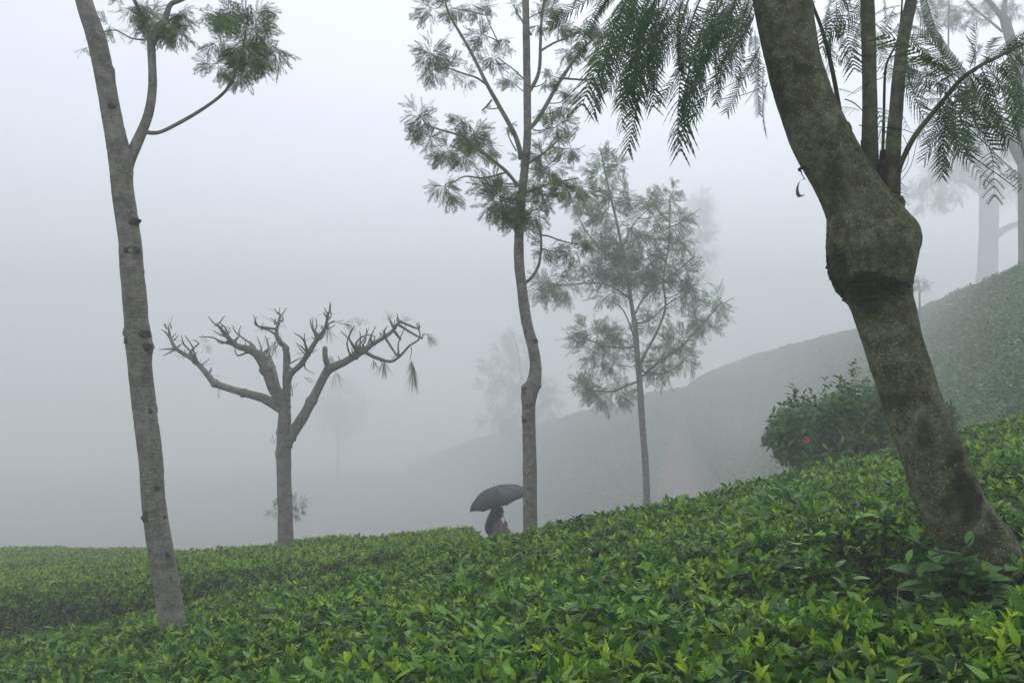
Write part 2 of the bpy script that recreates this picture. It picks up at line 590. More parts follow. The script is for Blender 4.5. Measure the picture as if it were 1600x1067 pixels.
def stuff_group(meshes):
    ng = bpy.data.node_groups.new('scatter', 'GeometryNodeTree')
    ng.interface.new_socket('Geometry', in_out='INPUT', socket_type='NodeSocketGeometry')
    ng.interface.new_socket('Geometry', in_out='OUTPUT', socket_type='NodeSocketGeometry')
    N = ng.nodes
    gi, go = N.new('NodeGroupInput'), N.new('NodeGroupOutput')
    iop = N.new('GeometryNodeInstanceOnPoints')
    jn = N.new('GeometryNodeJoinGeometry')
    for me in meshes:
        src = bpy.data.objects.new('sprig', me)
        oi = N.new('GeometryNodeObjectInfo')
        oi.inputs['Object'].default_value = src
        oi.inputs['As Instance'].default_value = True
        ng.links.new(oi.outputs['Geometry'], jn.inputs[0])

    def attr(nm, typ):
        a = N.new('GeometryNodeInputNamedAttribute')
        a.data_type = typ
        a.inputs['Name'].default_value = nm
        return [s for s in a.outputs if s.enabled and s.name == 'Attribute'][0]
    ng.links.new(gi.outputs[0], iop.inputs['Points'])
    ng.links.new(jn.outputs[0], iop.inputs['Instance'])
    iop.inputs['Pick Instance'].default_value = True
    ng.links.new(attr('idx', 'INT'), iop.inputs['Instance Index'])
    ng.links.new(attr('rot', 'QUATERNION'), iop.inputs['Rotation'])
    ng.links.new(attr('scl', 'FLOAT'), iop.inputs['Scale'])
    ng.links.new(iop.outputs[0], go.inputs[0])
    return ng


NG_TEA = stuff_group(SHOOTS)
NG_FAR = stuff_group(FAR_SHOOTS)
NG_HILL = stuff_group(HILL_SHOOTS)


def scatter(name, P, Q, S, I, ng, parent=None):
    me = bpy.data.meshes.new(name)
    me.vertices.add(len(P))
    me.vertices.foreach_set('co', np.asarray(P, dtype=np.float32).ravel())
    a = me.attributes.new('rot', 'QUATERNION', 'POINT'); a.data.foreach_set('value', np.asarray(Q, dtype=np.float32).ravel())
    a = me.attributes.new('scl', 'FLOAT', 'POINT'); a.data.foreach_set('value', np.asarray(S, dtype=np.float32))
    a = me.attributes.new('idx', 'INT', 'POINT'); a.data.foreach_set('value', np.asarray(I, dtype=np.int32))
    me.update()
    o = link(name, me, parent)
    md = o.modifiers.new('scatter', 'NODES')
    md.node_group = ng
    tag(o, kind='stuff')
    return o


def unit(a): return a / np.maximum(1e-9, np.linalg.norm(a, axis=1))[:, None]


# ------------------------------------------------------------------ tea hedges
HOLES = []   # (x, y, rx, ry, depth)


def hole_at(px, py, rx, ry, dep, a=0.85):
    u = (px - 800) / FX; v = (py - 640.5) / FX
    y = a / (v + 0.2 * u - 0.04)
    HOLES.append((u * y, y, rx, ry, dep))
    return u * y, y


hole_at(1378, 836, 0.36, 0.34, 0.85)
hole_at(1360, 885, 0.55, 0.34, 0.22)
hole_at(1420, 858, 0.20, 0.13, 0.40)
hole_at(1475, 905, 0.30, 0.16, 0.30)
hole_at(1330, 925, 0.26, 0.09, 0.22)
hole_at(1560, 905, 0.25, 0.14, 0.25)
hole_at(1215, 1040, 0.10, 0.07, 0.20)
hole_at(1040, 1015, 0.07, 0.05, 0.15)
hole_at(1180, 870, 0.20, 0.08, 0.12)
hole_at(880, 985, 0.12, 0.06, 0.15)
hole_at(590, 1010, 0.16, 0.07, 0.15)
hole_at(258, 996, 0.14, 0.09, 0.34)
hole_at(1390, 1045, 0.10, 0.06, 0.15)


def hedge_top_near(x, y):
    z = 0.85 + 0.2 * x - 0.04 * y
    z += 0.035 * noise.noise(Vector((x, y, 3)) * 1.3) + 0.045 * noise.noise(Vector((x, y, 9)) * 3.4) + 0.035 * noise.noise(Vector((x, y, 6)) * 7.5)
    z += 0.02 * math.exp(-((x + .25) / .8) ** 2) * ss(5.5, 7.5, y)
    for hx, hy, rx, ry, dep in HOLES:
        q = ((x - hx) / rx) ** 2 + ((y - hy) / ry) ** 2
        if q < 6: z -= dep * math.exp(-q ** 3 * 0.7) if dep > .3 else dep * math.exp(-q * 1.1)
    return z


def hedge_top_far(x, y):
    z = 0.72 + 0.11 * x - 0.05 * y
    z += 0.045 * noise.noise(Vector((x, y, 5)) * 1.1) + 0.035 * noise.noise(Vector((x, y, 1)) * 2.8)
    return z


def hedge_surface(near, far, top, height, ds=0.16, r=0.3, endround=True):
    """Clipped hedge between two ground lines, with rounded shoulders and upright sides."""
    Nn, Ff = catmull([Vector((*p, 0)) for p in near], 8), catmull([Vector((*p, 0)) for p in far], 8)

    def resample(P, m):
        L = [0]
        for i in range(1, len(P)): L.append(L[-1] + (P[i] - P[i - 1]).length)
        out = []
        for k in range(m):
            t = L[-1] * k / (m - 1)
            j = max(i for i in range(len(L)) if L[i] <= t + 1e-9)
            j = min(j, len(P) - 2)
            f = (t - L[j]) / max(1e-9, L[j + 1] - L[j])
            out.append(P[j].lerp(P[j + 1], f))
        return out, L[-1]
    _, ln = resample(Nn, 3)
    m = max(8, int(ln / ds))
    Nn, _ = resample(Nn, m); Ff, _ = resample(Ff, m)
    wmax = max((Ff[i] - Nn[i]).length for i in range(m))
    kin = max(4, int(wmax / ds))
    vs = []
    cols = 0
    for i in range(m):
        D = Ff[i] - Nn[i]; W = D.length; D.normalize()
        prof = []
        for zz in (1.0, .7, .4): prof.append((0.06 * zz, -height * zz))
        for a in range(0, 4): th = R(90) * a / 4; prof.append((r - r * math.cos(th), -r + r * math.sin(th)))
        prof = [p for p in prof if not (p[1] > -r and p[0] < 0.001)]
        for k in range(kin + 1): prof.append((r + (W - 2 * r) * k / kin, 0))
        for a in range(3, -1, -1): th = R(90) * a / 4; prof.append((W - r + r * math.cos(th), -r + r * math.sin(th)))
        for zz in (.4, .7, 1.0): prof.append((W - 0.06 * zz, -height * zz))
        e = min(i, m - 1 - i) * ds
        ed = 0
        if endround and e < .3: ed = .3 - math.sqrt(max(0, .09 - (.3 - e) ** 2))
        for off, dz in prof:
            p = Nn[i] + D * off
            z = top(p.x, p.y)
            p.z = z + (dz - ed if dz > -height * .9 else -height)
            b = 0.05 * noise.noise(p * 2.3) if dz < -0.05 else 0
            p += Vector((0, -1 if off < W / 2 else 1, 0)) * b
            vs.append(p)
        cols = len(prof)
    fs = []
    for i in range(m - 1):
        for k in range(cols - 1):
            fs.append((i * cols + k, (i + 1) * cols + k, (i + 1) * cols + k + 1, i * cols + k + 1))
    return vs, fs


def in_hole(P):
    q = np.full(len(P), 99.0)
    for hx, hy, rx, ry, dep in HOLES:
        if dep < 0.3: continue
        q = np.minimum(q, ((P[:, 0] - hx) / rx) ** 2 + ((P[:, 1] - hy) / ry) ** 2)
    return q


def hedge_points(vs, fs, density, noise_seed, sink=0.0, old=0.0):
    P, N = sample(vs, fs, density)
    N[N[:, 2] < -0.2] *= -1
    up = np.array([0, 0, 1.0])
    jit = rng.normal(0, 0.42, (len(P), 3))
    D = unit(0.55 * N + 0.55 * up + jit)
    S = 0.74 * rng.uniform(.65, 1.35, len(P)) * np.where(rng.random(len(P)) < .05, 1.25, 1)
    low = np.array([noise.noise(Vector((p[0] * 1.6, p[1] * 1.6, noise_seed))) for p in P])
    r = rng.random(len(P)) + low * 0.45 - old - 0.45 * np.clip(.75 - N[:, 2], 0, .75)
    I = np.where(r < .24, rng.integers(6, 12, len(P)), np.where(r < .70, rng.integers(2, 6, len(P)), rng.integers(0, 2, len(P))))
    P = P + N * rng.uniform(-0.05, 0.035, len(P))[:, None] - sink
    Q = quats(D, rng.uniform(0, 6.28, len(P)))
    return P, Q, S, I, N


def project(P):
    v = (P - np.array(CAM)) @ np.array(cam_rot)
    return 800 + FX * v[:, 0] / -v[:, 2], 533.5 - FX * v[:, 1] / -v[:, 2], -v[:, 2]


hedge = thing('tea_hedge', 'nearest broad tea hedge of bright leaves sloping down to the left across the foreground', 'tea hedge', (0, 4.5, ground_z(0, 4.5)), 'tea hedges')
near_line = [(-9.5, 1.2), (-5, 1.0), (0, 0.9), (4, 0.9), (9.5, 1.0)]
far_line = [(-9.5, 7.6), (-6.5, 7.65), (-4.5, 7.75), (-2, 7.9), (0, 8.0), (2, 8.3), (4, 9.0), (6, 9.7), (9.5, 10.2)]
hv, hf = hedge_surface(near_line, far_line, hedge_top_near, 0.78, ds=0.11, r=0.32)
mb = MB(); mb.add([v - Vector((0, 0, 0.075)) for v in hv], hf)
mb.build('branches', HEDGE_BODY, hedge, smooth=True)  # solid shell below the leaves, coloured as the hedge's inner shade
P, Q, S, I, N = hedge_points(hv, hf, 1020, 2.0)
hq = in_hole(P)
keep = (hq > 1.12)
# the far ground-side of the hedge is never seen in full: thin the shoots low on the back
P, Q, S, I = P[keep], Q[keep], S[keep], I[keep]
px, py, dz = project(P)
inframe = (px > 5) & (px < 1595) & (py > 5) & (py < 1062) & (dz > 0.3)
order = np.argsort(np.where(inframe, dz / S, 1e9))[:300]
org = hedge.location
for i in order:
    o = bpy.data.objects.new('tea_shoot', SHOOTS[I[i]])
    col.objects.link(o)
    o.parent = hedge
    o.location = Vector(P[i]) - org
    o.rotation_mode = 'QUATERNION'
    o.rotation_quaternion = Quaternion(Q[i])
    o.scale = (S[i],) * 3
rest = np.ones(len(P), bool); rest[order] = False
# deeper layer of old dark leaves closes the gaps
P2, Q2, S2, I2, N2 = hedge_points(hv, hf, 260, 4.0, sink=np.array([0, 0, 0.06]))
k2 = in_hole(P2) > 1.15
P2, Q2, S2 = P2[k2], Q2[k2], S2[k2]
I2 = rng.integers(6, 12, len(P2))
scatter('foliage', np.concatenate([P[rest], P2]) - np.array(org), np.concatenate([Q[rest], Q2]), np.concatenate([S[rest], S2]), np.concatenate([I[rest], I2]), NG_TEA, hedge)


def hedge_top_last(x, y):
    return -1.30 - 0.10 * (y - 18) + 0.05 * noise.noise(Vector((x, y, 5)) * .9) - .5 * ss(-6.5, -4.2, x)


def far_hedge(label, near, far, density, seed, loc, top=hedge_top_far):
    h = thing('tea_hedge', label, 'tea hedge', (*loc, ground_z(*loc)), 'tea hedges')
    v, f = hedge_surface(near, far, top, 0.8, ds=0.2, r=0.28)
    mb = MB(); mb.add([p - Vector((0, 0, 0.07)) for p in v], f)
    mb.build('branches', HEDGE_BODY, h, smooth=True)  # same solid shell, its dark colour standing in for shade between the leaves
    P, Q, S, I, N = hedge_points(v, f, density * 1.5, seed, old=.58)
    S = S * 1.1
    scatter('foliage', P - np.array(h.location), Q, S, I, NG_FAR, h)


far_hedge('hazy tea hedge beyond the near one, with the bare pruned tree standing in it',
          [(-14, 10.3), (-9, 10.1), (-6, 10.0), (-3.5, 9.75), (-1.6, 9.6), (-0.30, 9.6)],
          [(-14, 14.2), (-9, 13.9), (-6, 13.5), (-3.5, 13.2), (-1.8, 12.4), (-0.34, 12.0)], 420, 6.0, (-4, 11.6))
far_hedge('faintest strip of tea hedge at the far left, last one before the fog',
          [(-24, 16.0), (-15, 15.4), (-9, 15.0), (-6, 14.7), (-4.6, 14.5)],
          [(-24, 21.0), (-15, 20.6), (-9, 20.0), (-6, 18.0), (-4.6, 16.5)], 260, 8.0, (-10, 17.5), hedge_top_last)

# tea cover of the two hills, far too many bushes to count
for nm, (hv_, hf_), dens, sc in (('tea_cover', HILL_R, 150, 1.15), ('tea_cover', HILL_M, 9, 4.0)):
    P, N = sample(hv_, hf_, dens, lambda c: np.clip((18 / np.maximum(1, c[:, 1])) ** 2.0, .03, 1) if dens > 50 else np.ones(len(c)))
    N[N[:, 2] < 0] *= -1
    pxx, pyy, dd = project(P)
    k = (dd < 200) & (pxx > -300) & (pxx < 1900) & (pyy > 300) & (pyy < 900)
    k &= ~((N[:, 2] < 0.45) & (rng.random(len(P)) < .6))
    tx = (pyy > 680) & (pyy < 870) & (pxx > 1000 + (835 - pyy) * .35) & (pxx < 1150 - (835 - pyy) * .45)
    k &= ~(tx & (rng.random(len(P)) < .82))
    P, N = P[k], N[k]
    D = unit(0.5 * N + np.array([0, 0, .5]) + rng.normal(0, .35, (len(P), 3)))
    S = rng.uniform(.7, 1.4, len(P)) * sc * (np.clip(dd[k] / 18, 1, 3.5) ** .8 if dens > 50 else 1)
    scatter(nm, P + N * 0.02, quats(D, rng.uniform(0, 6.28, len(P))), S, rng.integers(0, 5, len(P)), NG_HILL)


# ------------------------------------------------------------------ feathery leaves
def blade(mb, a, d, side, Ln, W, tone):
    a = Vector(a)
    mb.add([a, a + d * Ln * .4 + side * W / 2, a + d * Ln, a + d * Ln * .4 - side * W / 2], [(0, 1, 2, 3)], tone)


def oak_frond(mb, base, d, up, Ln, tone, n=8, lobes=True, droop=.35):
    d = d.normalized()
    s = d.cross(up)
    if s.length < 1e-4: s = d.orthogonal()
    s.normalize(); u = s.cross(d)
    prev = base
    n = 7
    for i in range(n):
        x = (i + .6) / n
        c = base + d * (Ln * x) - u * (droop * Ln * x * x)
        if i % 2 == 0:
            mb.add([prev - s * .0022, prev + s * .0022, c + s * .002, c - s * .002], [(0, 1, 2, 3)], tone * .8)
            prev = c
        pl = (Ln * .52 * math.sin(math.pi * (.22 + .66 * x)) + .01) * random.uniform(.75, 1.15)
        for sg in (-1, 1):
            ang = R(34 + random.uniform(-12, 10))
            pd = (d * math.cos(ang) + s * sg * math.sin(ang) - u * (.2 + droop * x + random.uniform(-.3, .3))).normalized()
            ps = pd.cross(u).normalized()
            blade(mb, c, pd, ps, pl, .0098, tone + random.uniform(-.12, .12))
            if lobes:
                for q, k in ((.22, 1), (.45, -1)):
                    c2 = c + pd * pl * q
                    l2 = (pd + ps * sg * k * random.uniform(.4, .7)).normalized()
                    blade(mb, c2, l2, ps, pl * .48, .0082, tone + random.uniform(-.12, .12))
    tip = base + d * (Ln * .95) - u * (droop * Ln * .9)
    blade(mb, tip, (d - u * droop).normalized(), s, Ln * .3, .008, tone)


def oak_spray(nf, lobes, tone0=.5, droop=.35):
    """Twig along +X, one unit long, with fern-like leaves set all around it."""
    mb = MB()
    az = random.random() * 6
    for i in range(nf):
        x = .12 + .5 * i / nf
        az += 2.4 + random.uniform(-.5, .5)
        spread = R(random.uniform(18, 72)) * (1 - .35 * x)
        d = Vector((math.cos(spread), math.cos(az) * math.sin(spread), math.sin(az) * math.sin(spread) - .12))
        oak_frond(mb, Vector((x, 0, -.06 * x)), d, Vector((0, 0, 1)), random.uniform(.42, .62), tone0 + random.uniform(-.22, .22), 8, lobes, droop)
    vs = [Vector((x, .008 * math.cos(k * 2.1), .008 * math.sin(k * 2.1) - .06 * x)) for x in (0, .75) for k in range(3)]
    mb.add(vs, [(0, 1, 4, 3), (1, 2, 5, 4), (2, 0, 3, 5)], .1)
    return mb


# blades are sized for a 0.45 m spray; the mesh is one unit long, so widths are scaled up here
def spray_mesh(nf, lobes, droop=.35, tone0=.5):
    return oak_spray(nf, lobes, tone0, droop).mesh('leaf_spray', OAK)


_b = blade


def blade(mb, a, d, side, Ln, W, tone): _b(mb, a, d, side, Ln, W * 2.1, tone)


SPRAYS = [spray_mesh(n, True) for n in (10, 11, 12, 13, 11, 12)]
SPRAYS_LOOSE = [spray_mesh(n, True, .25, .6) for n in (6, 7, 7, 8)]
SPRAYS_FAR = [spray_mesh(n, False, .4, .6) for n in (11, 12, 13, 12)]


def orient(o, pos, d, roll=None, scale=1.0):
    """Point local +X along d, local Z as near up as roll leaves it."""
    q = Vector(d).to_track_quat('X', 'Z')
    if roll is None: roll = random.uniform(-1.2, 1.2)
    q = q @ Quaternion((1, 0, 0), roll)
    o.rotation_mode = 'QUATERNION'
    o.rotation_quaternion = q
    o.location = pos
    o.scale = (scale,) * 3


def world_loc(o):
    p = Vector((0, 0, 0))
    while o:
        p += o.location
        o = o.parent
    return p


def clusters(parent, items, depth, n, meshes, spread=.5, rad_k=1.0, droop=-.15, name='leaf_spray'):
    """Tufts of sprays that start near a twig's end and fan outwards."""
    org = world_loc(parent)
    for it in items:
        x, y, r = it[:3]
        k = it[3] if len(it) > 3 else n
        dd = depth + random.uniform(-1, 1) * spread
        c = at(x, y, dd)
        rm = r / FX * dd * rad_k
        a0 = random.random() * 6.28
        for i in range(k):
            a0 += 6.28 / k + random.uniform(-.4, .4)
            d = Vector((math.cos(a0), random.uniform(-.8, .8), math.sin(a0) * .9 + droop)).normalized()
            o = bpy.data.objects.new(name, random.choice(meshes))
            col.objects.link(o)
            o.parent = parent
            st = c + d * rm * random.uniform(-.25, .1)
            orient(o, st - org, d, scale=rm * random.uniform(.85, 1.2))


def twigs_to(mb, branch_pts, items, depth, wpx=2.2, z=None):
    """Thin twigs from the nearest branch point to each tuft."""
    for it in items:
        c = at(it[0], it[1], depth)
        best = min(branch_pts, key=lambda p: (p - c).length + (0.25 if p.z > c.z else 0) * 1.0)
        m = best.lerp(c, .5) + Vector((random.uniform(-.05, .05), random.uniform(-.1, .1), -.06 * (c - best).length))
        r = wpx / 2 / FX * depth
        tube(mb, [best, m, c], [r * 1.2, r, r * .5], 4, 3, 0)


def scar(parent, px, py, d, wpx, hpx, mat, push=0.0, tilt=0.0, name='branch_scar'):
    """Old branch scar: a low lens of darker bark with a raised lip, set into the trunk's near face."""
    c = at(px, py, d)
    rx, rz = wpx / 2 / FX * d, hpx / 2 / FX * d
    mb = MB()
    vs, fs = [], []
    prof = [(0, .04), (.45, .06), (.72, .26), (1.0, .05), (1.15, -.5)]
    seg = 12
    nrm = (CAM - c); nrm.z = 0; nrm.normalize()
    sx = Vector((0, 0, 1)).cross(nrm)
    for rr, h in prof:
        for k in range(seg):
            a = 6.2832 * k / seg
            jit = 1 + .5 * noise.noise(Vector((math.cos(a) * 1.5, math.sin(a) * 1.5, px * .37)))
            xx = math.cos(a) * rr * jit; zz = math.sin(a) * rr * jit
            x2 = xx * math.cos(tilt) * rx - zz * math.sin(tilt) * rz
            z2 = xx * math.sin(tilt) * rx + zz * math.cos(tilt) * rz
            vs.append(c + sx * x2 + Vector((0, 0, z2)) + nrm * (h * min(rx, rz) * .55 + push))
    for i in range(len(prof) - 1):
        for k in range(seg):
            k2 = (k + 1) % seg
            fs.append((i * seg + k, (i + 1) * seg + k, (i + 1) * seg + k2, i * seg + k2))
    mb.add(vs, fs)
    return mb.build(name, mat, parent, smooth=True)


def to_ground(pts, rad, flare=1.15, bury=.06):
    """Carry a trunk's foot on to the ground below it, along its own lean."""
    p0, p1 = pts[0], pts[1]
    d = (p0 - p1).normalized()
    p = p0.copy()
    for _ in range(400):
        if p.z <= surf_z(p.x, p.y) - bury: break
        p = p + d * .02
    if (p - p0).length > .05:
        pts.insert(0, p); rad.insert(0, rad[0] * flare)
    return pts, rad


def Z(ox, oy, s):
    return lambda *pp: [(ox + a / s, oy + b / s) for a, b in pp]


# ------------------------------------------------------------------ tree at the left
D1 = 6.25
px1 = [(272, 990), (266, 950), (257, 892), (247, 835), (240, 785), (236, 727), (231, 680), (226, 640), (219, 575), (217, 535), (213, 500), (210, 460), (206, 422), (204, 385), (199, 350), (191, 290), (188, 250), (176, 190), (162, 112), (150, 60), (132, 4), (112, -70), (90, -150), (70, -230)]
w1 = [40, 39, 38, 37, 36, 36, 36, 36, 36, 40, 37, 37, 36, 35, 34, 34, 36, 31, 30, 30, 27, 25, 23, 20]
pts, rad = limb(px1, D1, w1)
rad = [r * .985 for r in rad]
pts, rad = to_ground(pts, rad)
t1 = thing('silver_oak_tree', 'tall grey knotty trunk leaning left at the left edge, tufts of leaves high up', 'tree', pts[0])
lum = [(at(238, 545, D1 - .02), .07, .018), (at(193, 520, D1 - .02), .05, .020), (at(241, 540, D1), .045, .016), (at(262, 735, D1), .07, .008),
       (at(222, 425, D1), .03, .012), (at(216, 345, D1), .05, .012), (at(244, 640, D1), .05, .010), (at(250, 660, D1), .03, .01), (at(176, 112, D1), .06, .016), (at(224, 812, D1), .045, .008),
       (at(268, 760, D1), .06, .010), (at(205, 245, D1), .06, .014), (at(192, 205, D1), .03, .008), (at(278, 905, D1), .05, .01), (at(232, 905, D1), .05, .008)]
mb = MB()
tube(mb, pts, rad, 20, 8, .045, 7, lum, ridge=.015)
mb.build('trunk', BARK_GREY, t1, smooth=True)
R1 = .073
for x, y, ww, hh in ((203, 532, 18, 15), (227, 522, 17, 13), (238, 808, 30, 16), (206, 391, 21, 13), (211, 346, 15, 12), (229, 642, 18, 9), (243, 763, 13, 9), (175, 166, 11, 7), (232, 541, 13, 11), (263, 905, 12, 9), (256, 868, 18, 7)):
    scar(t1, x, y, D1 - R1 * .93, ww, hh, BARK_SCAR)
mb = MB()
pb, rb = limb([(196, 268), (204, 245), (218, 215), (232, 178), (238, 140), (238, 108), (236, 68)], D1, [22, 19, 17, 15, 14, 13, 13], .25)
tube(mb, pb, rb, 10, 5, .05, 10)
for q, ww in (([(236, 72), (228, 45), (218, 18), (204, -12), (190, -50)], [9, 7, 6, 5, 4]), ([(236, 72), (248, 50), (260, 25), (268, 6), (300, -14), (330, -60)], [12, 11, 10, 8, 7, 5]), ([(268, 6), (280, 2), (294, -4)], [7, 6, 5]),
              ([(226, 206), (238, 208), (252, 206), (275, 195), (310, 175), (340, 154), (356, 138), (366, 120)], [7, 7, 6, 6, 5.5, 5, 5, 4]), ([(227, 63), (205, 60), (182, 48), (165, 50), (150, 58)], [3, 2.5, 2, 2, 1.5]), ([(366, 120), (376, 90), (382, 60), (388, 20)], [4, 3, 3, 2])):
    side = q[0][1] > 200
    pb2, rb2 = limb(q, D1 + (.08 if side else .25), ww, .2 if side else random.uniform(-.1, .2))
    tube(mb, pb2, rb2, 7, 4, .06, 14)
br1 = mb.build('branch', BARK_GREY, t1, smooth=True)
clusters(t1, [(380, 70, 56, 6), (392, 45, 48, 5), (345, 62, 45, 3), (420, 70, 45, 5), (372, 105, 40, 4), (340, 100, 36, 3), (360, 25, 45, 4), (400, 18, 48, 4), (410, 95, 36, 3), (378, 122, 24, 2), (335, 20, 40, 2)], D1 + .25, 4, SPRAYS, .25, droop=-.35)
clusters(t1, [(250, 32, 46, 6), (272, 40, 40, 5), (232, 30, 40, 4), (222, 12, 36, 3), (280, 20, 36, 4), (258, 50, 30, 3)], D1 + .3, 4, SPRAYS, .25, droop=-.35)
clusters(t1, [(172, 42, 28, 3), (142, 72, 26, 3), (152, 52, 24, 2), (184, -12, 24, 2), (150, 88, 20, 1)], D1 + .35, 3, SPRAYS_LOOSE, .15, droop=-.35)

# ------------------------------------------------------------------ pruned bare tree
D2 = 12.3
z3 = Z(200, 450, 2.372)
tr = z3((588, 990), (585, 940), (583, 860), (580, 760), (578, 680), (577, 610), (578, 540), (580, 480), (580, 430))
pts, rad = limb(tr, D2, [25, 24, 23, 22.5, 22, 23, 21, 20, 17])
pts, rad = to_ground(pts, rad, 1.1)
t2 = thing('pruned_tree', 'bare heavily pruned tree with stubby spread limbs, standing in the hazy hedge', 'tree', pts[0])
mb = MB()
tube(mb, pts, rad, 16, 6, .05, 5, [(at(*z3((552, 612))[0], D2), .09, .02), (at(*z3((552, 535))[0], D2), .04, .03)])
mb.build('trunk', BARK_BARE, t2, smooth=True)
limbs2 = [
    (-.1, 0.5, [(575, 450), (545, 432), (500, 408), (430, 388), (380, 374), (322, 352), (295, 322), (265, 287), (230, 258), (180, 226), (160, 192), (150, 150)], [17, 16, 14, 12, 11, 11, 9, 8, 7, 6, 5, 3],
     [[(262, 284), (248, 250), (236, 212), (212, 178)], [(250, 268), (232, 235), (205, 205), (198, 175)], [(180, 228), (150, 226), (113, 228)], [(182, 228), (160, 236), (130, 252)], [(160, 192), (145, 170), (125, 154)], [(240, 225), (262, 205), (240, 190)]]),
    (.1, -.6, [(578, 450), (565, 410), (540, 368), (512, 300), (482, 250), (450, 228), (400, 213), (368, 180), (335, 140)], [24, 22, 19, 17, 15, 12, 9, 7, 4],
     [[(482, 252), (512, 244), (520, 215), (508, 178)], [(450, 236), (408, 250), (394, 224)], [(398, 214), (340, 196), (310, 182), (264, 182)], [(368, 182), (340, 172), (318, 160)], [(470, 218), (430, 188), (400, 165), (388, 140)], [(358, 172), (345, 155), (350, 135)], [(380, 195), (350, 205), (330, 198)], [(410, 180), (412, 160), (418, 140)], [(495, 240), (490, 210), (478, 180)], [(372, 180), (362, 150), (340, 128)], [(520, 225), (515, 200), (522, 185)]]),
    (.25, .5, [(560, 390), (548, 345), (536, 290), (520, 256)], [10, 9, 8, 8], []),
    (0, .2, [(585, 450), (587, 400), (586, 330), (585, 225), (566, 205), (550, 170), (556, 135), (566, 98)], [15, 12, 11, 9, 8, 6, 5, 3],
     [[(552, 172), (520, 156), (484, 142), (464, 100)], [(556, 135), (545, 128), (548, 112)], [(560, 125), (574, 120), (572, 104)], [(484, 142), (470, 125), (476, 108)], [(588, 300), (600, 270), (596, 230)]]),
    (-.2, -.5, [(592, 420), (598, 330), (640, 284), (666, 246), (700, 192), (730, 150), (742, 92)], [9, 9, 9, 8, 7, 5.5, 3.5],
     [[(594, 288), (618, 270), (646, 256)], [(664, 242), (650, 192), (616, 166)], [(664, 240), (656, 205), (654, 168)], [(694, 186), (686, 150), (682, 108)], [(697, 184), (682, 150), (674, 116)], [(730, 152), (748, 130), (766, 120)], [(660, 235), (640, 215), (622, 205)], [(694, 160), (700, 140), (696, 112)], [(738, 110), (730, 100), (726, 92)], [(740, 120), (752, 104), (752, 88)], [(655, 270), (654, 285), (656, 298)]]),
    (-.1, .6, [(586, 590), (600, 550), (640, 492), (680, 420), (718, 345), (745, 302), (800, 276), (842, 250), (876, 230), (912, 204), (952, 182), (986, 152), (1004, 122)], [18, 18, 17, 15, 13, 14, 12, 11, 10, 7, 6, 5, 3],
     [[(736, 300), (732, 260), (730, 218)], [(874, 236), (912, 255), (972, 272), (1010, 250), (1042, 215), (1082, 184), (1070, 130)], [(1000, 252), (1002, 205), (1030, 138)], [(986, 152), (975, 130), (964, 108)], [(820, 240), (812, 200), (830, 150)], [(850, 222), (875, 190), (892, 148)], [(880, 216), (900, 180), (918, 142)], [(838, 214), (815, 185), (788, 160)], [(908, 206), (900, 192), (904, 176)], [(1082, 184), (1092, 176), (1098, 168)], [(1072, 150), (1080, 140), (1076, 128)], [(860, 215), (862, 180), (858, 160)], [(870, 212), (880, 195), (884, 150)], [(952, 182), (950, 160), (962, 140)], [(1010, 190), (990, 160), (984, 150)], [(830, 210), (820, 180), (840, 140)], [(990, 140), (1010, 125), (1003, 118)], [(845, 205), (880, 175), (916, 178)]]),
]
nodes2 = []
for k0, dzz, main, ws, subs in limbs2:
    mb = MB()
    p, r = limb(z3(*main), D2 + k0 * .3, ws, dzz)
    tube(mb, p, r, 10, 4, .09, 8)
    for s in subs:
        # a side shoot leaves the limb at the limb's own depth
        bestd = None
        for i in range(len(main) - 1):
            for k in range(9):
                f_ = k / 8
                m_ = (main[i][0] * (1 - f_) + main[i + 1][0] * f_, main[i][1] * (1 - f_) + main[i + 1][1] * f_)
                e_ = (m_[0] - s[0][0]) ** 2 + (m_[1] - s[0][1]) ** 2
                if bestd is None or e_ < bestd[0]: bestd = (e_, m_)
        s = [bestd[1]] + (s[1:] if bestd[0] < 100 else s)
        q = z3(*s)
        f = min(range(len(main)), key=lambda i: (main[i][0] - s[0][0]) ** 2 + (main[i][1] - s[0][1]) ** 2) / (len(main) - 1)
        dd = D2 + k0 * .3 + dzz * f
        w0 = 6.5 if len(s) > 5 else (10 if s[-1] == (730, 218) else 4.2)
        pp, rr = limb(q, dd, [w0, 7.5 if s[-1] == (730, 218) else w0 * .3], random.uniform(-.5, .5))
        tube(mb, pp, rr, 7, 4, .16, 16)
    # gnarled swellings where the tree was cut back
    for i in range(1, len(main) - 1, 2):
        c = p[i]; rr_ = r[i]
        if random.random() < .6:
            tube(mb, [c - Vector((rr_, 0, rr_ * .6)), c, c + Vector((rr_ * .9, 0, rr_ * .7))], [rr_ * .7, rr_ * 1.25, rr_ * .6], 8, 3, .25, 20)
    # short dead spurs along the outer half
    for i in range(len(p) // 2, len(p)):
        for _ in range(3):
            c = p[i] + Vector((random.uniform(-.05, .05), 0, 0))
            d = Vector((random.uniform(-.8, .8), random.uniform(-.8, .8), random.uniform(.1, 1))).normalized()
            ln_ = random.uniform(.06, .17)
            tube(mb, [c, c + d * ln_ * .5, c + d * ln_ + Vector((0, 0, .02))], [.011, .009, .005], 5, 2, .1, 15)
    nodes2.append(p)
    mb.build('branch', BARK_BARE, t2, smooth=True)
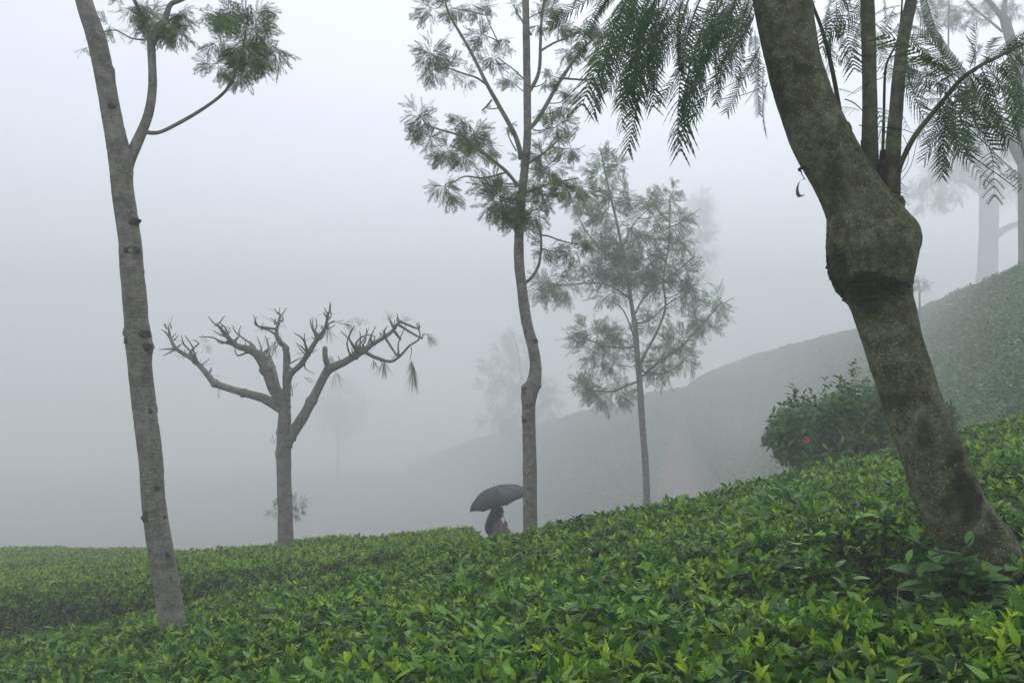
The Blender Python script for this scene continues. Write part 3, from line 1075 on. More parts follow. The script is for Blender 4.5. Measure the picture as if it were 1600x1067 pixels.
# a few drooping leaf tufts and hair-thin twigs left on it
mb = MB()
for (a, b), (c, d_) in (((1050, 220), (1044, 268)), ((1096, 172), (1122, 172)), ((925, 262), (945, 285)), ((745, 130), (800, 120)), ((330, 352), (336, 385)), ((1000, 240), (975, 262)), ((655, 298), (690, 320)), ((560, 200), (540, 230)), ((610, 400), (600, 360)), ((780, 130), (830, 140))):
    p, r = limb(z3((a, b), ((a + c) / 2 + 3, (b + d_) / 2), (c, d_)), D2, [2, 1], 0)
    tube(mb, p, r, 4, 2, 0)
for p in nodes2:
    for c in p[len(p) // 2:]:
        for _ in range(3):
            d = Vector((random.gauss(0, .7), random.gauss(0, .7), random.gauss(.2, .6))).normalized()
            l_ = random.uniform(.10, .34)
            b_ = c + d * l_ * .5 + Vector((random.uniform(-.03, .03), 0, random.uniform(-.02, .04)))
            tube(mb, [c, b_, c + d * l_ + Vector((0, 0, random.uniform(-.08, .06)))], [.004, .0028, .0012], 4, 3, 0)
tag(mb.build('twig', BARK_BARE, t2), kind='stuff')


def needle_tuft(mb, c, d, n, Ln, spread, tone=.35):
    for _ in range(n):
        v = (d + Vector((random.gauss(0, spread), random.gauss(0, spread), random.gauss(0, spread)))).normalized()
        st = c + v * random.uniform(0, .08)
        l_ = Ln * random.uniform(.5, 1)
        s = v.orthogonal().normalized() * .0016
        e = st + v * l_ + Vector((0, 0, -.15 * l_))
        mb.add([st - s, st + s, st.lerp(e, .6) + s * 1.3, e, st.lerp(e, .6) - s * 1.3], [(0, 1, 2, 3, 4)], tone)


for (a, b), dirv, n_, ln_, sp in (((1058, 285), (0.0, 0, -1), 60, .42, .16), ((1050, 265), (0, 0, -1), 25, .25, .2), ((1108, 172), (.5, 0, -.6), 34, .20, .3), ((950, 268), (0, 0, -1), 40, .24, .28), ((910, 262), (.1, 0, -1), 18, .16, .3), ((800, 128), (.7, 0, -.3), 26, .24, .4), ((750, 250), (.1, 0, -1), 22, .28, .35), ((740, 130), (.0, 0, -1), 16, .3, .2), ((545, 195), (-.2, 0, -1), 22, .22, .3), ((300, 200), (-.3, 0, .2), 14, .16, .6), ((970, 120), (0, 0, .6), 20, .16, .6), ((500, 160), (0, 0, .6), 20, .14, .6), ((610, 380), (0, 0, .4), 12, .12, .5), ((770, 310), (.3, 0, -1), 14, .22, .4), ((650, 330), (1, 0, -.3), 8, .2, .2), ((290, 205), (0, 0, -1), 10, .13, .3), ((540, 580), (-.2, 0, 1), 8, .12, .4), ((1020, 130), (.2, 0, .5), 16, .14, .6), ((860, 140), (0, 0, .2), 20, .16, .7), ((335, 378), (0, 0, -1), 8, .06, .6)):
    mb = MB()
    needle_tuft(mb, at(*z3((a, b))[0], D2 + random.uniform(-.2, .3)), Vector(dirv).normalized(), n_, ln_, sp)
    tag(mb.build('leaf_tuft', OAK, t2), kind='stuff')

# ------------------------------------------------------------------ tree in the middle
D3 = 9.6
px3 = [(829, 832), (828, 790), (828, 745), (827, 690), (826, 640), (827, 615), (834, 597), (837, 570), (832, 540), (824, 508), (819, 480), (815, 447), (811, 410), (811, 371), (813, 330), (817, 290), (821, 253), (824, 215), (824, 170), (823, 97), (822, 40), (821, -10), (820, -70), (818, -140), (817, -220)]
w3 = [23, 22, 22, 21, 21, 26, 23, 18.5, 17.5, 17.5, 17, 16, 16, 15, 14, 13.5, 13, 12.5, 12.5, 12, 11.5, 11, 10, 9, 7]
pts, rad = limb(px3, D3, w3)
pts, rad = to_ground(pts, rad)
t3 = thing('silver_oak_tree', 'slender kinked trunk in the middle beside the dark umbrella, sparse feathery branches above', 'tree', pts[0])
mb = MB()
tube(mb, pts, rad, 18, 7, .04, 7, [(at(818, 605, D3), .06, .022), (at(845, 603, D3), .05, .012), (at(815, 656, D3), .04, .02), (at(840, 532, D3), .04, .016), (at(814, 507, D3), .03, .008), (at(819, 473, D3), .03, .01), (at(826, 477, D3), .03, .01)], ridge=.02)
mb.build('trunk', BARK_GREY, t3, smooth=True)
for x, y, ww, hh in ((826, 634, 11, 8), (823, 612, 14, 12), (819, 657, 8, 8), (837, 533, 6, 8), (824, 784, 5, 6)):
    scar(t3, x, y, D3 - .074, ww, hh, BARK_SCAR)
z4 = Z(600, 0, 2.371)
branches3 = [
    ([(508, 590), (500, 545), (480, 490), (430, 400), (380, 310), (320, 190), (250, 70), (230, 20), (215, -60)], [9, 8, 7.5, 7, 6, 5, 4, 3, 2], -.5),
    ([(385, 318), (345, 290), (300, 275), (230, 250)], [4, 3.5, 3, 2], -.2),
    ([(498, 690), (455, 638), (410, 600), (370, 570), (300, 510), (210, 482), (150, 460)], [6, 5.5, 5, 4.5, 4, 3, 2], -.4),
    ([(450, 640), (370, 660), (300, 654), (250, 680)], [3.5, 3, 2.5, 2], -.3),
    ([(530, 345), (548, 325), (575, 262), (580, 150), (585, 60), (600, -30)], [7, 6.5, 6, 5.5, 4.5, 3], .5),
    ([(580, 190), (630, 160), (680, 140), (730, 110)], [4, 3.5, 3, 2], .3),
    ([(535, 480), (560, 455), (590, 410), (640, 320), (700, 230), (745, 175), (790, 130)], [8, 7.5, 7, 6.5, 5.5, 4.5, 3], .6),
    ([(650, 290), (700, 294), (760, 296), (812, 285)], [4, 3.5, 3, 2.5], .4),
    ([(518, 1052), (545, 1030), (572, 985), (582, 920), (580, 865), (566, 815)], [6, 5, 4.5, 4, 3.5, 3], -.3),
    ([(583, 872), (610, 875), (650, 890), (705, 905)], [3, 2.5, 2.5, 2], -.3),
    ([(515, 620), (560, 590), (620, 545), (660, 500)], [4, 3.5, 3, 2], -.4),
    ([(505, 720), (560, 700), (620, 680), (720, 660)], [4, 3.5, 3, 2], -.3),
    ([(505, 745), (470, 740), (430, 730)], [4, 3, 2.5], -.3),
    ([(490, 560), (460, 500), (470, 470)], [2.5, 2, 1.5], .1),
    ([(545, 130), (500, 60), (480, 20)], [4, 3, 2], .2),
    ([(400, 370), (380, 395), (362, 410)], [3, 3, 2], .1),
    ([(430, 170), (400, 110), (370, 40)], [2, 2, 1.5], .1),
    ([(515, 290), (470, 250), (420, 215)], [2.5, 2, 1.5], .1),
]
bp3 = []
for q, ww, dd in branches3:
    mb = MB()
    p, r = limb(z4(*q), D3, ww, dd)
    tube(mb, p, r, 8, 4, .05, 12)
    mb.build('branch', BARK_GREY, t3, smooth=True)
    bp3 += catmull(p, 3)
c3 = [(170, 30, 75, 5), (250, 30, 70, 5), (330, 20, 70, 4), (390, 20, 55, 3), (175, 200, 80, 6), (235, 240, 65, 4), (170, 270, 60, 3), (310, 290, 55, 3), (360, 130, 65, 3), (400, 215, 65, 4), (440, 150, 50, 2), (470, 300, 55, 3), (490, 20, 45, 2),
      (130, 430, 85, 5), (170, 510, 65, 4), (240, 560, 70, 4), (325, 500, 90, 6), (295, 570, 65, 4), (370, 545, 70, 4), (225, 690, 75, 5), (110, 500, 50, 2), (465, 470, 34, 2), (375, 400, 24, 1), (290, 450, 55, 2),
      (430, 745, 105, 9), (480, 800, 85, 6), (400, 690, 70, 4), (440, 680, 60, 3), (560, 800, 75, 5), (555, 690, 65, 4), (640, 470, 80, 4), (690, 550, 70, 4), (615, 620, 85, 5), (660, 690, 65, 4), (735, 690, 60, 4), (590, 740, 65, 4), (690, 930, 75, 5), (745, 890, 55, 3), (600, 920, 60, 3), (580, 560, 55, 3),
      (620, 30, 65, 5), (570, 95, 55, 3), (650, 90, 65, 4), (740, 110, 65, 5), (690, 190, 65, 4), (800, 110, 60, 4), (660, 395, 60, 3), (680, 350, 50, 2), (620, 280, 50, 2), (795, 310, 45, 3), (600, 300, 45, 2), (780, 190, 55, 4), (540, 560, 40, 3), (510, 690, 50, 3), (510, 590, 40, 2)]
c3p = [(*z4((a, b))[0], r / 2.371, k) for a, b, r, k in c3]
c3p = [(x, y, r, k + 1) for x, y, r, k in c3p]
clusters(t3, c3p, D3 - .05, 4, SPRAYS + SPRAYS_LOOSE, .35, 1.15, droop=-.25)
mb = MB(); twigs_to(mb, bp3, c3p, D3, 1.8); tag(mb.build('twig', BARK_GREY, t3), kind='stuff')
mb = MB()
for x, y in ((822, 588), (824, 591), (821, 594)):
    p = at(x, y, D3)
    leaf(mb, p, Vector((-.7, -.4, .4)), (0, 0, 1), .035, .012, tone=.5, seg=2)
mb.build('sprout', OAK, t3)

# ------------------------------------------------------------------ small feathery tree
D4 = 22.5
px4 = [(1011, 800), (1010, 760), (1008, 719), (1005, 680), (1002, 641), (1000, 605), (997, 572), (995, 545), (993, 515), (989, 490), (985, 465), (980, 430), (972, 390), (962, 340), (952, 300), (944, 262), (938, 232)]
w4 = [11, 10.5, 10.5, 10, 10, 9.5, 9, 8.5, 8, 7, 6.5, 5.5, 5, 4, 3, 2.5, 1.5]
pts, rad = limb(px4, D4, w4)
pts, rad = to_ground(pts, rad)
t4 = thing('silver_oak_tree', 'young straight tree with a full loose feathery crown, between middle trunk and right hill', 'tree', pts[0])
mb = MB()
tube(mb, pts, rad, 12, 5, .04, 6, [(at(1014, 707, D4), .04, .02), (at(1001, 655, D4), .03, .015), (at(1004, 636, D4), .03, .02), (at(1003, 690, D4), .03, .012)])
mb.build('trunk', BARK_GREY, t4, smooth=True)
z5 = Z(700, 400, 2.32)
b4 = [([(998, 572), (1012, 545), (1028, 515), (1040, 478), (1036, 440), (1045, 380), (1047, 310)], [5, 4.5, 4, 3.5, 3, 2.5, 1.5], .4), ([(1001, 590), (1030, 565), (1060, 545), (1085, 520), (1108, 495), (1128, 470)], [4, 4, 3.5, 3, 2.5, 2], -.4), ([(999, 595), (980, 602), (955, 612), (915, 608)], [4, 3.5, 3, 2], .2), ([(996, 542), (970, 543), (945, 540), (905, 525)], [3, 3, 2.5, 2], -.4), ([(990, 495), (1010, 460), (1050, 430), (1085, 400)], [3.5, 3, 2.5, 2], -.2), ([(986, 468), (960, 450), (930, 442), (880, 445), (842, 442)], [3.5, 3, 2.5, 2, 1.5], .3), ([(978, 425), (940, 390), (915, 360), (900, 330)], [3, 2.5, 2, 1.5], -.2), ([(996, 548), (985, 510), (970, 480), (948, 470)], [3, 2.5, 2, 1.5], .5), ([(972, 390), (990, 350), (1010, 330)], [2.5, 2, 1.5], .3), ([(1003, 580), (1030, 585), (1055, 575)], [3, 2.5, 2], .4), ([(992, 505), (1015, 500), (1050, 470), (1080, 455)], [3, 2.5, 2, 1.5], .5)]
bp4 = []
for q, ww, dd in b4:
    mb = MB(); p, r = limb(q, D4, ww, dd); tube(mb, p, r, 7, 4, .05, 10); mb.build('branch', BARK_GREY, t4, smooth=True); bp4 += catmull(p, 3)
bp4 += catmull(pts[9:], 3)
c4 = [(*z5((a, b))[0], r / 2.32) for a, b, r in ((380, 110, 80), (340, 120, 60), (440, 110, 60), (520, 80, 60), (560, 50, 70), (620, 30, 80), (600, 130, 70), (680, 60, 80), (720, 10, 80), (760, 90, 80), (800, 40, 70), (850, 60, 70), (830, 140, 70), (880, 120, 60), (960, 190, 75), (985, 165, 55), (930, 250, 65), (900, 230, 50), (830, 300, 70), (800, 330, 60), (860, 370, 60), (780, 400, 60), (750, 420, 60), (700, 380, 50), (640, 280, 60), (590, 290, 65), (540, 280, 75), (500, 270, 60), (520, 340, 85), (560, 370, 75), (600, 390, 60), (660, 340, 40), (720, 250, 50), (740, 200, 55), (500, 470, 65), (540, 500, 60), (600, 490, 75), (640, 500, 50), (480, 460, 40))]
c4 += [(*z4((a, b))[0], r / 2.371) for a, b, r in ((800, 570, 50), (830, 610, 60), (800, 650, 60), (870, 610, 40), (850, 700, 75), (780, 720, 70), (720, 750, 60), (820, 780, 85), (900, 740, 80), (880, 830, 95), (800, 850, 70), (760, 900, 60), (820, 960, 80), (900, 920, 95), (960, 870, 85), (1000, 800, 75), (1050, 740, 65), (1070, 710, 40), (980, 740, 40), (1100, 820, 50), (1060, 830, 70), (1100, 890, 60), (1040, 920, 85), (980, 980, 80), (1120, 1000, 40), (700, 740, 50), (610, 1040, 60), (740, 980, 50), (900, 1010, 70))]
clusters(t4, c4, D4, 4, SPRAYS_FAR + SPRAYS[:2], .7, 1.25, droop=-.1)
mb = MB(); twigs_to(mb, bp4, c4, D4, 1.6); tag(mb.build('twig', BARK_GREY, t4), kind='stuff')


# ------------------------------------------------------------------ fern-like fronds of the near tree
def comb_frond(n, ln_pinna, spacing_tone=.5, droop=.25, curl=.5, leaflets=False, wide=False):
    """Twice-feathered leaf, unit length along +X: narrow toothed side leaves closely set."""
    mb = MB()
    for i in range(n):
        x = .14 + .84 * (i / (n - 1))
        c = Vector((x, 0, -droop * x * x))
        prof = math.sin(math.pi * min(1, .22 + .80 * (1 - x) ** .75)) if x > .3 else .55 + .45 * (x / .3)
        pl = ln_pinna * max(.16, prof) * random.uniform(.72, 1.12)
        for sg in (-1, 1):
            if random.random() < .07: continue
            a = R(62 - 22 * x + random.uniform(-10, 10))
            pd = Vector((math.cos(a), sg * math.sin(a), -curl * .5 + random.uniform(-.08, .08))).normalized()
            side = pd.cross(Vector((0, 0, 1))).normalized()
            dn = Vector((0, 0, -1))
            tone = spacing_tone + random.uniform(-.2, .2)
            if not leaflets:
                m = 12 if wide else 9
                hw = (.42 if wide else .44) / n * .62
                vs = []
                for k in range(m + 1):
                    q = k / m
                    cc = c + pd * pl * q + dn * (curl * pl * q * q * .5)
                    wv = hw * (1 - q ** 2.6) * (1.0 if k % 2 else (.38 if wide else .42)) + .0006
                    vs += [cc - side * wv, cc + side * wv]
                fs = [(2 * k, 2 * k + 1, 2 * k + 3, 2 * k + 2) for k in range(m)]
                mb.add(vs, fs, tone)
            else:
                m = 9
                for k in range(m):
                    q = (k + .7) / m
                    cc = c + pd * pl * q + dn * (curl * pl * q * q * .6)
                    for s2 in (-1, 1):
                        ld = (pd * .45 + side * s2 + dn * .25).normalized()
                        wv = pd * .0115
                        e = cc + ld * .032
                        mb.add([cc - wv * .3, cc + ld * .015 - wv, e, cc + ld * .015 + wv], [(0, 1, 2, 3)], tone + random.uniform(-.1, .1))
                e = c + pd * pl + dn * (curl * pl * .6)
                mb.add([c - side * .0016, c + side * .0016, e], [(0, 1, 2)], .1)
    n2 = 6
    vs = []
    for k in range(n2 + 1):
        x = k / n2
        r = .0065 * (1 - .75 * x)
        c = Vector((x, 0, -droop * x * x))
        for j in range(3): vs.append(c + Vector((0, math.cos(j * 2.1) * r, math.sin(j * 2.1) * r)))
    fs = [(k * 3 + j, k * 3 + (j + 1) % 3, (k + 1) * 3 + (j + 1) % 3, (k + 1) * 3 + j) for k in range(n2) for j in range(3)]
    mb.add(vs, fs, .15)
    return mb.mesh('frond', FERNY)


FRONDS = [comb_frond(n_, lp, .45, dr, cu) for n_, lp, dr, cu in ((34, .155, .22, .3), (38, .14, .30, .4), (32, .17, .15, .25), (36, .15, .36, .5), (34, .135, .25, .35), (30, .18, .20, .5))]
WIDE = [comb_frond(n_, lp, .55, dr, cu, wide=True) for n_, lp, dr, cu in ((17, .27, .2, .5), (19, .24, .28, .6), (16, .28, .14, .35), (20, .22, .3, .7))]
SPARSE = [comb_frond(n_, lp, .5, dr, cu, True) for n_, lp, dr, cu in ((8, .20, .25, .5), (7, .24, .2, .7))]

# ------------------------------------------------------------------ big leaning tree at the right
D5 = 3.65
z7 = Z(1100, 0, 2.32)
z8 = Z(1150, 400, 2.32)
#        centre x, y, horizontal width
prof5 = [(1562, 905, 122), (1538, 868, 122), (1522, 843, 118), (1508, 820, 117), (1487, 788, 104), (1471, 745, 99), (1453, 702, 95), (1437, 659, 95), (1421, 615, 90), (1407, 572, 90), (1393, 529, 89), (1379, 480, 96), (1374, 470, 100), (1368, 457, 108), (1364, 444, 116), (1362, 430, 124), (1362, 415, 131), (1362, 400, 136), (1363, 378, 139), (1361, 354, 134), (1355, 340, 122), (1343, 320, 113), (1324, 288, 104), (1302, 254, 102), (1282, 215, 98), (1264, 172, 92), (1249, 130, 89), (1237, 86, 86), (1228, 40, 88), (1222, 0, 92), (1215, -50, 92), (1206, -120, 88), (1195, -200, 80)]
pts, rad = [], []
for i, (x, y, ww) in enumerate(prof5):
    a = prof5[max(0, i - 1)]; b = prof5[min(len(prof5) - 1, i + 1)]
    tl = math.atan2(abs(b[0] - a[0]), abs(b[1] - a[1]))
    pts.append(at(x, y, D5)); rad.append(ww / 2 / FX * D5)
pts, rad = to_ground(pts, rad, 1.1)
t5 = thing('leaning_tree', 'thick leaning trunk with a swollen burl and upright shoots, nearest tree at the right', 'tree', pts[0])
mb = MB()
lum = [(at(x_, y_, D5 - .16), .042, -.013) for x_, y_ in ((1303, 360), (1309, 378), (1318, 396), (1330, 410), (1346, 419), (1364, 424), (1384, 424), (1402, 419), (1416, 410))] + [(at(1350, 385, D5 - .18), .12, .012), (at(1408, 368, D5 - .12), .09, .016), (at(1420, 372, D5 - .03), .09, .012), (at(1300, 390, D5 - .02), .06, .012), (at(1305, 430, D5), .05, .012), (at(1505, 800, D5 - .12), .09, .016), (at(1535, 795, D5 - .02), .07, .020), (at(1540, 840, D5 - .05), .06, .018), (at(1475, 650, D5), .06, .012), (at(1490, 690, D5), .07, .012), (at(1250, 118, D5 - .1), .05, .008), (at(1390, 330, D5 - .06), .07, .012)]
tube(mb, pts, rad, 96, 14, .020, 9, lum, ridge=.010, flat=True)
WORN_SHADE = [(1366, 443, 62, 22, .05, 1.0), (1350, 470, 30, 24, .2, .8), (1388, 462, 26, 16, 0, .7), (1312, 425, 20, 45, -.1, .8), (1510, 775, 21, 46, -.28, 1.0), (1488, 786, 20, 22, .3, .75), (1494, 716, 22, 7, -.5, .9),  # dark bark scars; under the burl the collar's shade is painted in too
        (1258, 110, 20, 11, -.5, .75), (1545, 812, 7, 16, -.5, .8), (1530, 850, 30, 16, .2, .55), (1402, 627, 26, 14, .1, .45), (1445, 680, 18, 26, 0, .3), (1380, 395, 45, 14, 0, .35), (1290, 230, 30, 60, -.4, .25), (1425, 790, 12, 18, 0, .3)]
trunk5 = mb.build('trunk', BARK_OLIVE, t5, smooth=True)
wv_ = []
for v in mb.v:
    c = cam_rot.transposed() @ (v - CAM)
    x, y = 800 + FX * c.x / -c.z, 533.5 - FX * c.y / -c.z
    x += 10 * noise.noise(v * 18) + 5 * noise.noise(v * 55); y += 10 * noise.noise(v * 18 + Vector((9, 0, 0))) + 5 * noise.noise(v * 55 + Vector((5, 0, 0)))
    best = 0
    for cx, cy, rx, ry, an, st in WORN_SHADE:
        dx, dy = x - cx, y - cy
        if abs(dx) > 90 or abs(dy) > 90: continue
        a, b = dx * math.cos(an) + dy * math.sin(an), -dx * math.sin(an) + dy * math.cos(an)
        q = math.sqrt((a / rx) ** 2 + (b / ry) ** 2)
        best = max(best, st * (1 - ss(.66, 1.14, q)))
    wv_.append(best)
nrm_ = [v.normal.copy() for v in trunk5.data.vertices]
for v, q, nn in zip(trunk5.data.vertices, wv_, nrm_):
    if q > .02:
        p = v.co
        v.co = p + nn * q * (.014 * abs(noise.noise(p * 40)) + .008 * noise.noise(p * 85) - .001)
wa = trunk5.data.attributes.new('worn_shade', 'FLOAT', 'POINT')
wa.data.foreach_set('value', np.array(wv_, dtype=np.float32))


def crust(parent, path, d, wpx, mat=None, n=26, name='bark_crust'):
    """A ragged collar of old cracked bark: many small broken plates overlapping along a line."""
    mb = MB()
    pl = catmull([Vector((x, y, 0)) for x, y in path], 8)
    for k in range(n):
        q = pl[int(k / n * (len(pl) - 1))]
        x = q.x + random.gauss(0, wpx * .16); y = q.y + random.gauss(0, wpx * .25)
        c = at(x, y, d + random.uniform(-.006, .012))
        s = wpx / FX * d * random.uniform(.12, .30)
        vs = []
        seg = 6
        up = Vector((random.uniform(-.4, .4), -1, random.uniform(-.4, .4))).normalized()
        a1 = up.orthogonal().normalized(); a2 = up.cross(a1)
        for h, rr in ((-1.0, 1.1), (.3, 1.0), (.5, .7)):
            for j in range(seg):
                a = 6.2832 * j / seg + k
                jr = s * rr * random.uniform(.7, 1.2)
                vs.append(c + a1 * math.cos(a) * jr + a2 * math.sin(a) * jr * .8 + up * h * s)
        fs = [(i * seg + j, i * seg + (j + 1) % seg, (i + 1) * seg + (j + 1) % seg, (i + 1) * seg + j) for i in range(2) for j in range(seg)]
        fs.append(tuple(2 * seg + j for j in range(seg)))
        mb.add(vs, fs)
    return mb.build(name, mat or BARK_DARK, parent, smooth=True)


def on_trunk(px, py):
    """Depth of the near tree's bark where one looks at (px, py)."""
    best = min(range(len(prof5)), key=lambda i: abs(prof5[i][1] - py))
    x, y, ww = prof5[best]
    u = max(-.98, min(.98, (px - x) / (ww / 2)))
    return D5 - ww / 2 / FX * D5 * math.sqrt(1 - u * u)


crust(t5, [(1298, 350), (1294, 375), (1293, 395), (1294, 420), (1301, 440), (1311, 456), (1323, 468)], D5 - .005, 8, n=110)
crust(t5, [(1426, 405), (1425, 425), (1421, 445), (1414, 458)], D5 - .005, 6, n=24)
crust(t5, [(1432, 360), (1433, 375), (1432, 390)], D5, 5, n=9)
crust(t5, [(1488, 680), (1500, 705), (1512, 735)], D5, 7, n=26)
crust(t5, [(1528, 755), (1540, 775), (1546, 790)], D5 + .01, 7, n=26)

# dark ground-up scar at the foot: skin of old bark that follows the trunk
def patch(parent, outline, mat, lift=.006, name='bark_scar', nu=10, ragged=4.0):
    """A raised patch of different bark hugging the trunk, bounded by an outline."""
    cx = sum(p[0] for p in outline) / len(outline); cy = sum(p[1] for p in outline) / len(outline)
    ring = catmull([Vector((x, y, 0)) for x, y in outline + outline[:1]], 5)[:-1]
    m = len(ring)
    mb = MB(); vs = []
    for k in range(nu + 1):
        f = k / nu
        for q in ring:
            rg = 1 + .06 * noise.noise(Vector((q.x, q.y, 0)) * .13) + .05 * noise.noise(Vector((q.x, q.y, 4)) * .35)
            x = cx + (q.x - cx) * f * (rg if f > .6 else 1); y = cy + (q.y - cy) * f * (rg if f > .6 else 1)
            # depth interpolated along the trunk
            d = None
            for i in range(len(prof5) - 1):
                a, b = prof5[i], prof5[i + 1]
                if b[1] <= y <= a[1]:
                    t_ = (a[1] - y) / (a[1] - b[1])
                    c_ = a[0] + (b[0] - a[0]) * t_; w_ = a[2] + (b[2] - a[2]) * t_
                    u = max(-.985, min(.985, (x - c_) / (w_ / 2)))
                    d = D5 - w_ / 2 / FX * D5 * math.sqrt(1 - u * u) * .97
            if d is None: d = D5
            hh = lift * (1 - f ** 6) + .004 * noise.noise(Vector((x, y, 0)) * .12) + .003 * noise.noise(Vector((x, y, 0)) * .3)
            if f == 1: hh = -.012
            vs.append(at(x, y, d - .004 - hh))
    fs = [(k * m + j, k * m + (j + 1) % m, (k + 1) * m + (j + 1) % m, (k + 1) * m + j) for k in range(nu) for j in range(m)]
    mb.add(vs, fs)
    return mb.build(name, mat, parent, smooth=True)


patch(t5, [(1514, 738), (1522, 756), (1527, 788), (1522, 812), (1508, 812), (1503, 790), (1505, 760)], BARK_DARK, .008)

# shoots rising from the burl
shoots5 = [
    (STEM_GREEN, [(600, 660), (604, 600), (603, 500), (603, 400), (601, 300), (600, 200), (597, 100), (594, 0), (590, -120), (588, -260)], [25, 25, 23, 22, 21.5, 21, 21, 20, 18, 14], .03, .0),
    (STEM_GREEN, [(676, 710), (682, 640), (688, 500), (698, 380), (706, 280), (720, 160), (735, 80), (752, 0), (775, -120), (800, -260)], [30, 26, 23, 21, 20, 19, 19, 18, 16, 12], .0, .15),
    (STEM_GREEN, [(690, 690), (702, 640), (716, 590), (760, 500), (830, 410), (880, 350), (930, 290), (1000, 240), (1080, 200), (1160, 160)], [9, 8.5, 8, 8.5, 8, 7.5, 7, 6.5, 5, 4], -.03, -.35),
    (WOOD_DARK, [(500, 470), (490, 390), (472, 290), (450, 190), (425, 100), (395, 20), (380, -60)], [8, 7, 7, 6.5, 6, 5, 4], .05, .2),
    (WOOD_DARK, [(648, 560), (652, 420), (655, 290), (660, 240), (674, 205), (700, 150), (715, 60), (720, -60)], [5, 4.5, 4, 4, 3.5, 3, 3, 2.5], .06, .2),
    (WOOD_DARK, [(574, 560), (578, 400), (577, 250), (573, 120), (570, -40)], [4.5, 4, 4, 3.5, 3], .09, .1),
]
sp5 = []
for mt, q, ww, d0, dz in shoots5:
    mb = MB()
    p, r = limb(z7(*q), D5 + d0, ww, dz)
    tube(mb, p, r, 12, 6, .03, 12)
    mb.build('shoot', mt, t5, smooth=True)
    sp5.append(p)
for q, ww in (([(655, 700), (646, 640), (648, 590), (650, 545)], [15, 12, 11, 9]), ([(520, 500), (524, 470), (518, 445)], [12, 11, 7]), ([(578, 580), (575, 540), (572, 510)], [7, 6, 4])):
    mb = MB(); p, r = limb(z7(*q), D5 - .02, ww); tube(mb, p, r, 10, 4, .18, 24); mb.build('dead_stub', BARK_DARK, t5, smooth=True)
mb = MB(); p, r = limb(z7((672, 760), (690, 735), (700, 712)), D5 - .05, [26, 33, 20]); tube(mb, p, r, 14, 4, .12, 18); mb.build('knob', BARK_OLIVE, t5, smooth=True)
mb = MB()
for q, ww in (([(510, 360), (545, 375), (580, 408)], [2, 2, 1.2]), ([(560, 455), (600, 458), (650, 462), (720, 470), (800, 500)], [1.5, 1.5, 1.5, 1.3, 1]), ([(700, 640), (735, 600), (740, 540), (720, 490)], [1.2, 1, 1, .8]), ([(710, 660), (750, 600), (775, 500)], [1.2, 1, .8]),
              ([(920, 545), (980, 575), (1060, 630), (1130, 682)], [2, 1.8, 1.5, 1.2]), ([(975, 480), (1040, 540), (1100, 600), (1150, 640)], [1.6, 1.4, 1.2, 1]), ([(640, 240), (600, 300), (545, 340)], [1.5, 1.2, .8]), ([(352, 610), (345, 615), (352, 622)], [5, 5, 3]), ([(395, 600), (365, 606), (352, 612)], [6, 5, 4]), ([(352, 622), (356, 636), (366, 648)], [2, 1.5, 1.2]), ([(740, 280), (775, 380), (800, 450)], [1.5, 1.2, 1]), ([(655, 280), (580, 310), (520, 350)], [1.4, 1.2, .8]), ([(230, 310), (140, 345), (60, 360)], [1.5, 1.2, .8]), ([(220, 245), (110, 300), (30, 345)], [1.5, 1.2, .8]), ([(620, 560), (660, 590), (600, 610)], [1, .8, .6])):
    p, r = limb(z7(*q), D5 + .03, ww, -.05); tube(mb, p, r, 5, 4, .03)
tag(mb.build('twig', WOOD_DARK, t5), kind='stuff')
# curled dry strip hanging off the trunk
mb = MB()
cl = catmull([at(*q, D5) for q in z7((366, 648), (350, 652), (338, 668), (334, 690), (342, 708), (362, 706))], 5)
vs = []
for i, p in enumerate(cl):
    wv = .004 + .012 * math.sin(math.pi * min(1, i / len(cl) * 1.0)) * (i / len(cl))
    vs += [p + Vector((wv, 0, .2 * wv)), p - Vector((wv * .3, .004, wv))]
mb.add(vs, [(2 * i, 2 * i + 1, 2 * i + 3, 2 * i + 2) for i in range(len(cl) - 1)], .2)
mb.build('dry_leaf', DRY, t5)


def frond(parent, b, t, meshes, depth, ddepth=None, facing=.6, name='frond'):
    """Leaf from its stalk to its tip."""
    if ddepth is None: ddepth = random.uniform(-.35, .2)
    B, T = at(*b, depth), at(*t, depth + ddepth)
    d = T - B
    Ln = d.length
    d.normalize()
    toward = (CAM - B).normalized()
    nrm = (toward * facing * random.choice((1, 1, 1, -1)) + Vector((random.uniform(-.6, .6), random.uniform(-.3, .3), random.uniform(.2, .9)))).normalized()
    nrm = (nrm - d * nrm.dot(d)).normalized()
    # the blade sags away from its upper face, so lift its aim a little
    y = nrm.cross(d)
    o = bpy.data.objects.new(name, random.choice(meshes))
    col.objects.link(o)
    o.parent = parent
    o.rotation_mode = 'QUATERNION'
    m = Matrix((d, y, nrm)).transposed()
    o.rotation_quaternion = m.to_quaternion()
    o.location = B - world_loc(parent)
    s = Ln * random.uniform(.98, 1.06)
    o.scale = (s, s * random.uniform(.62, 1.05), s)
    return o


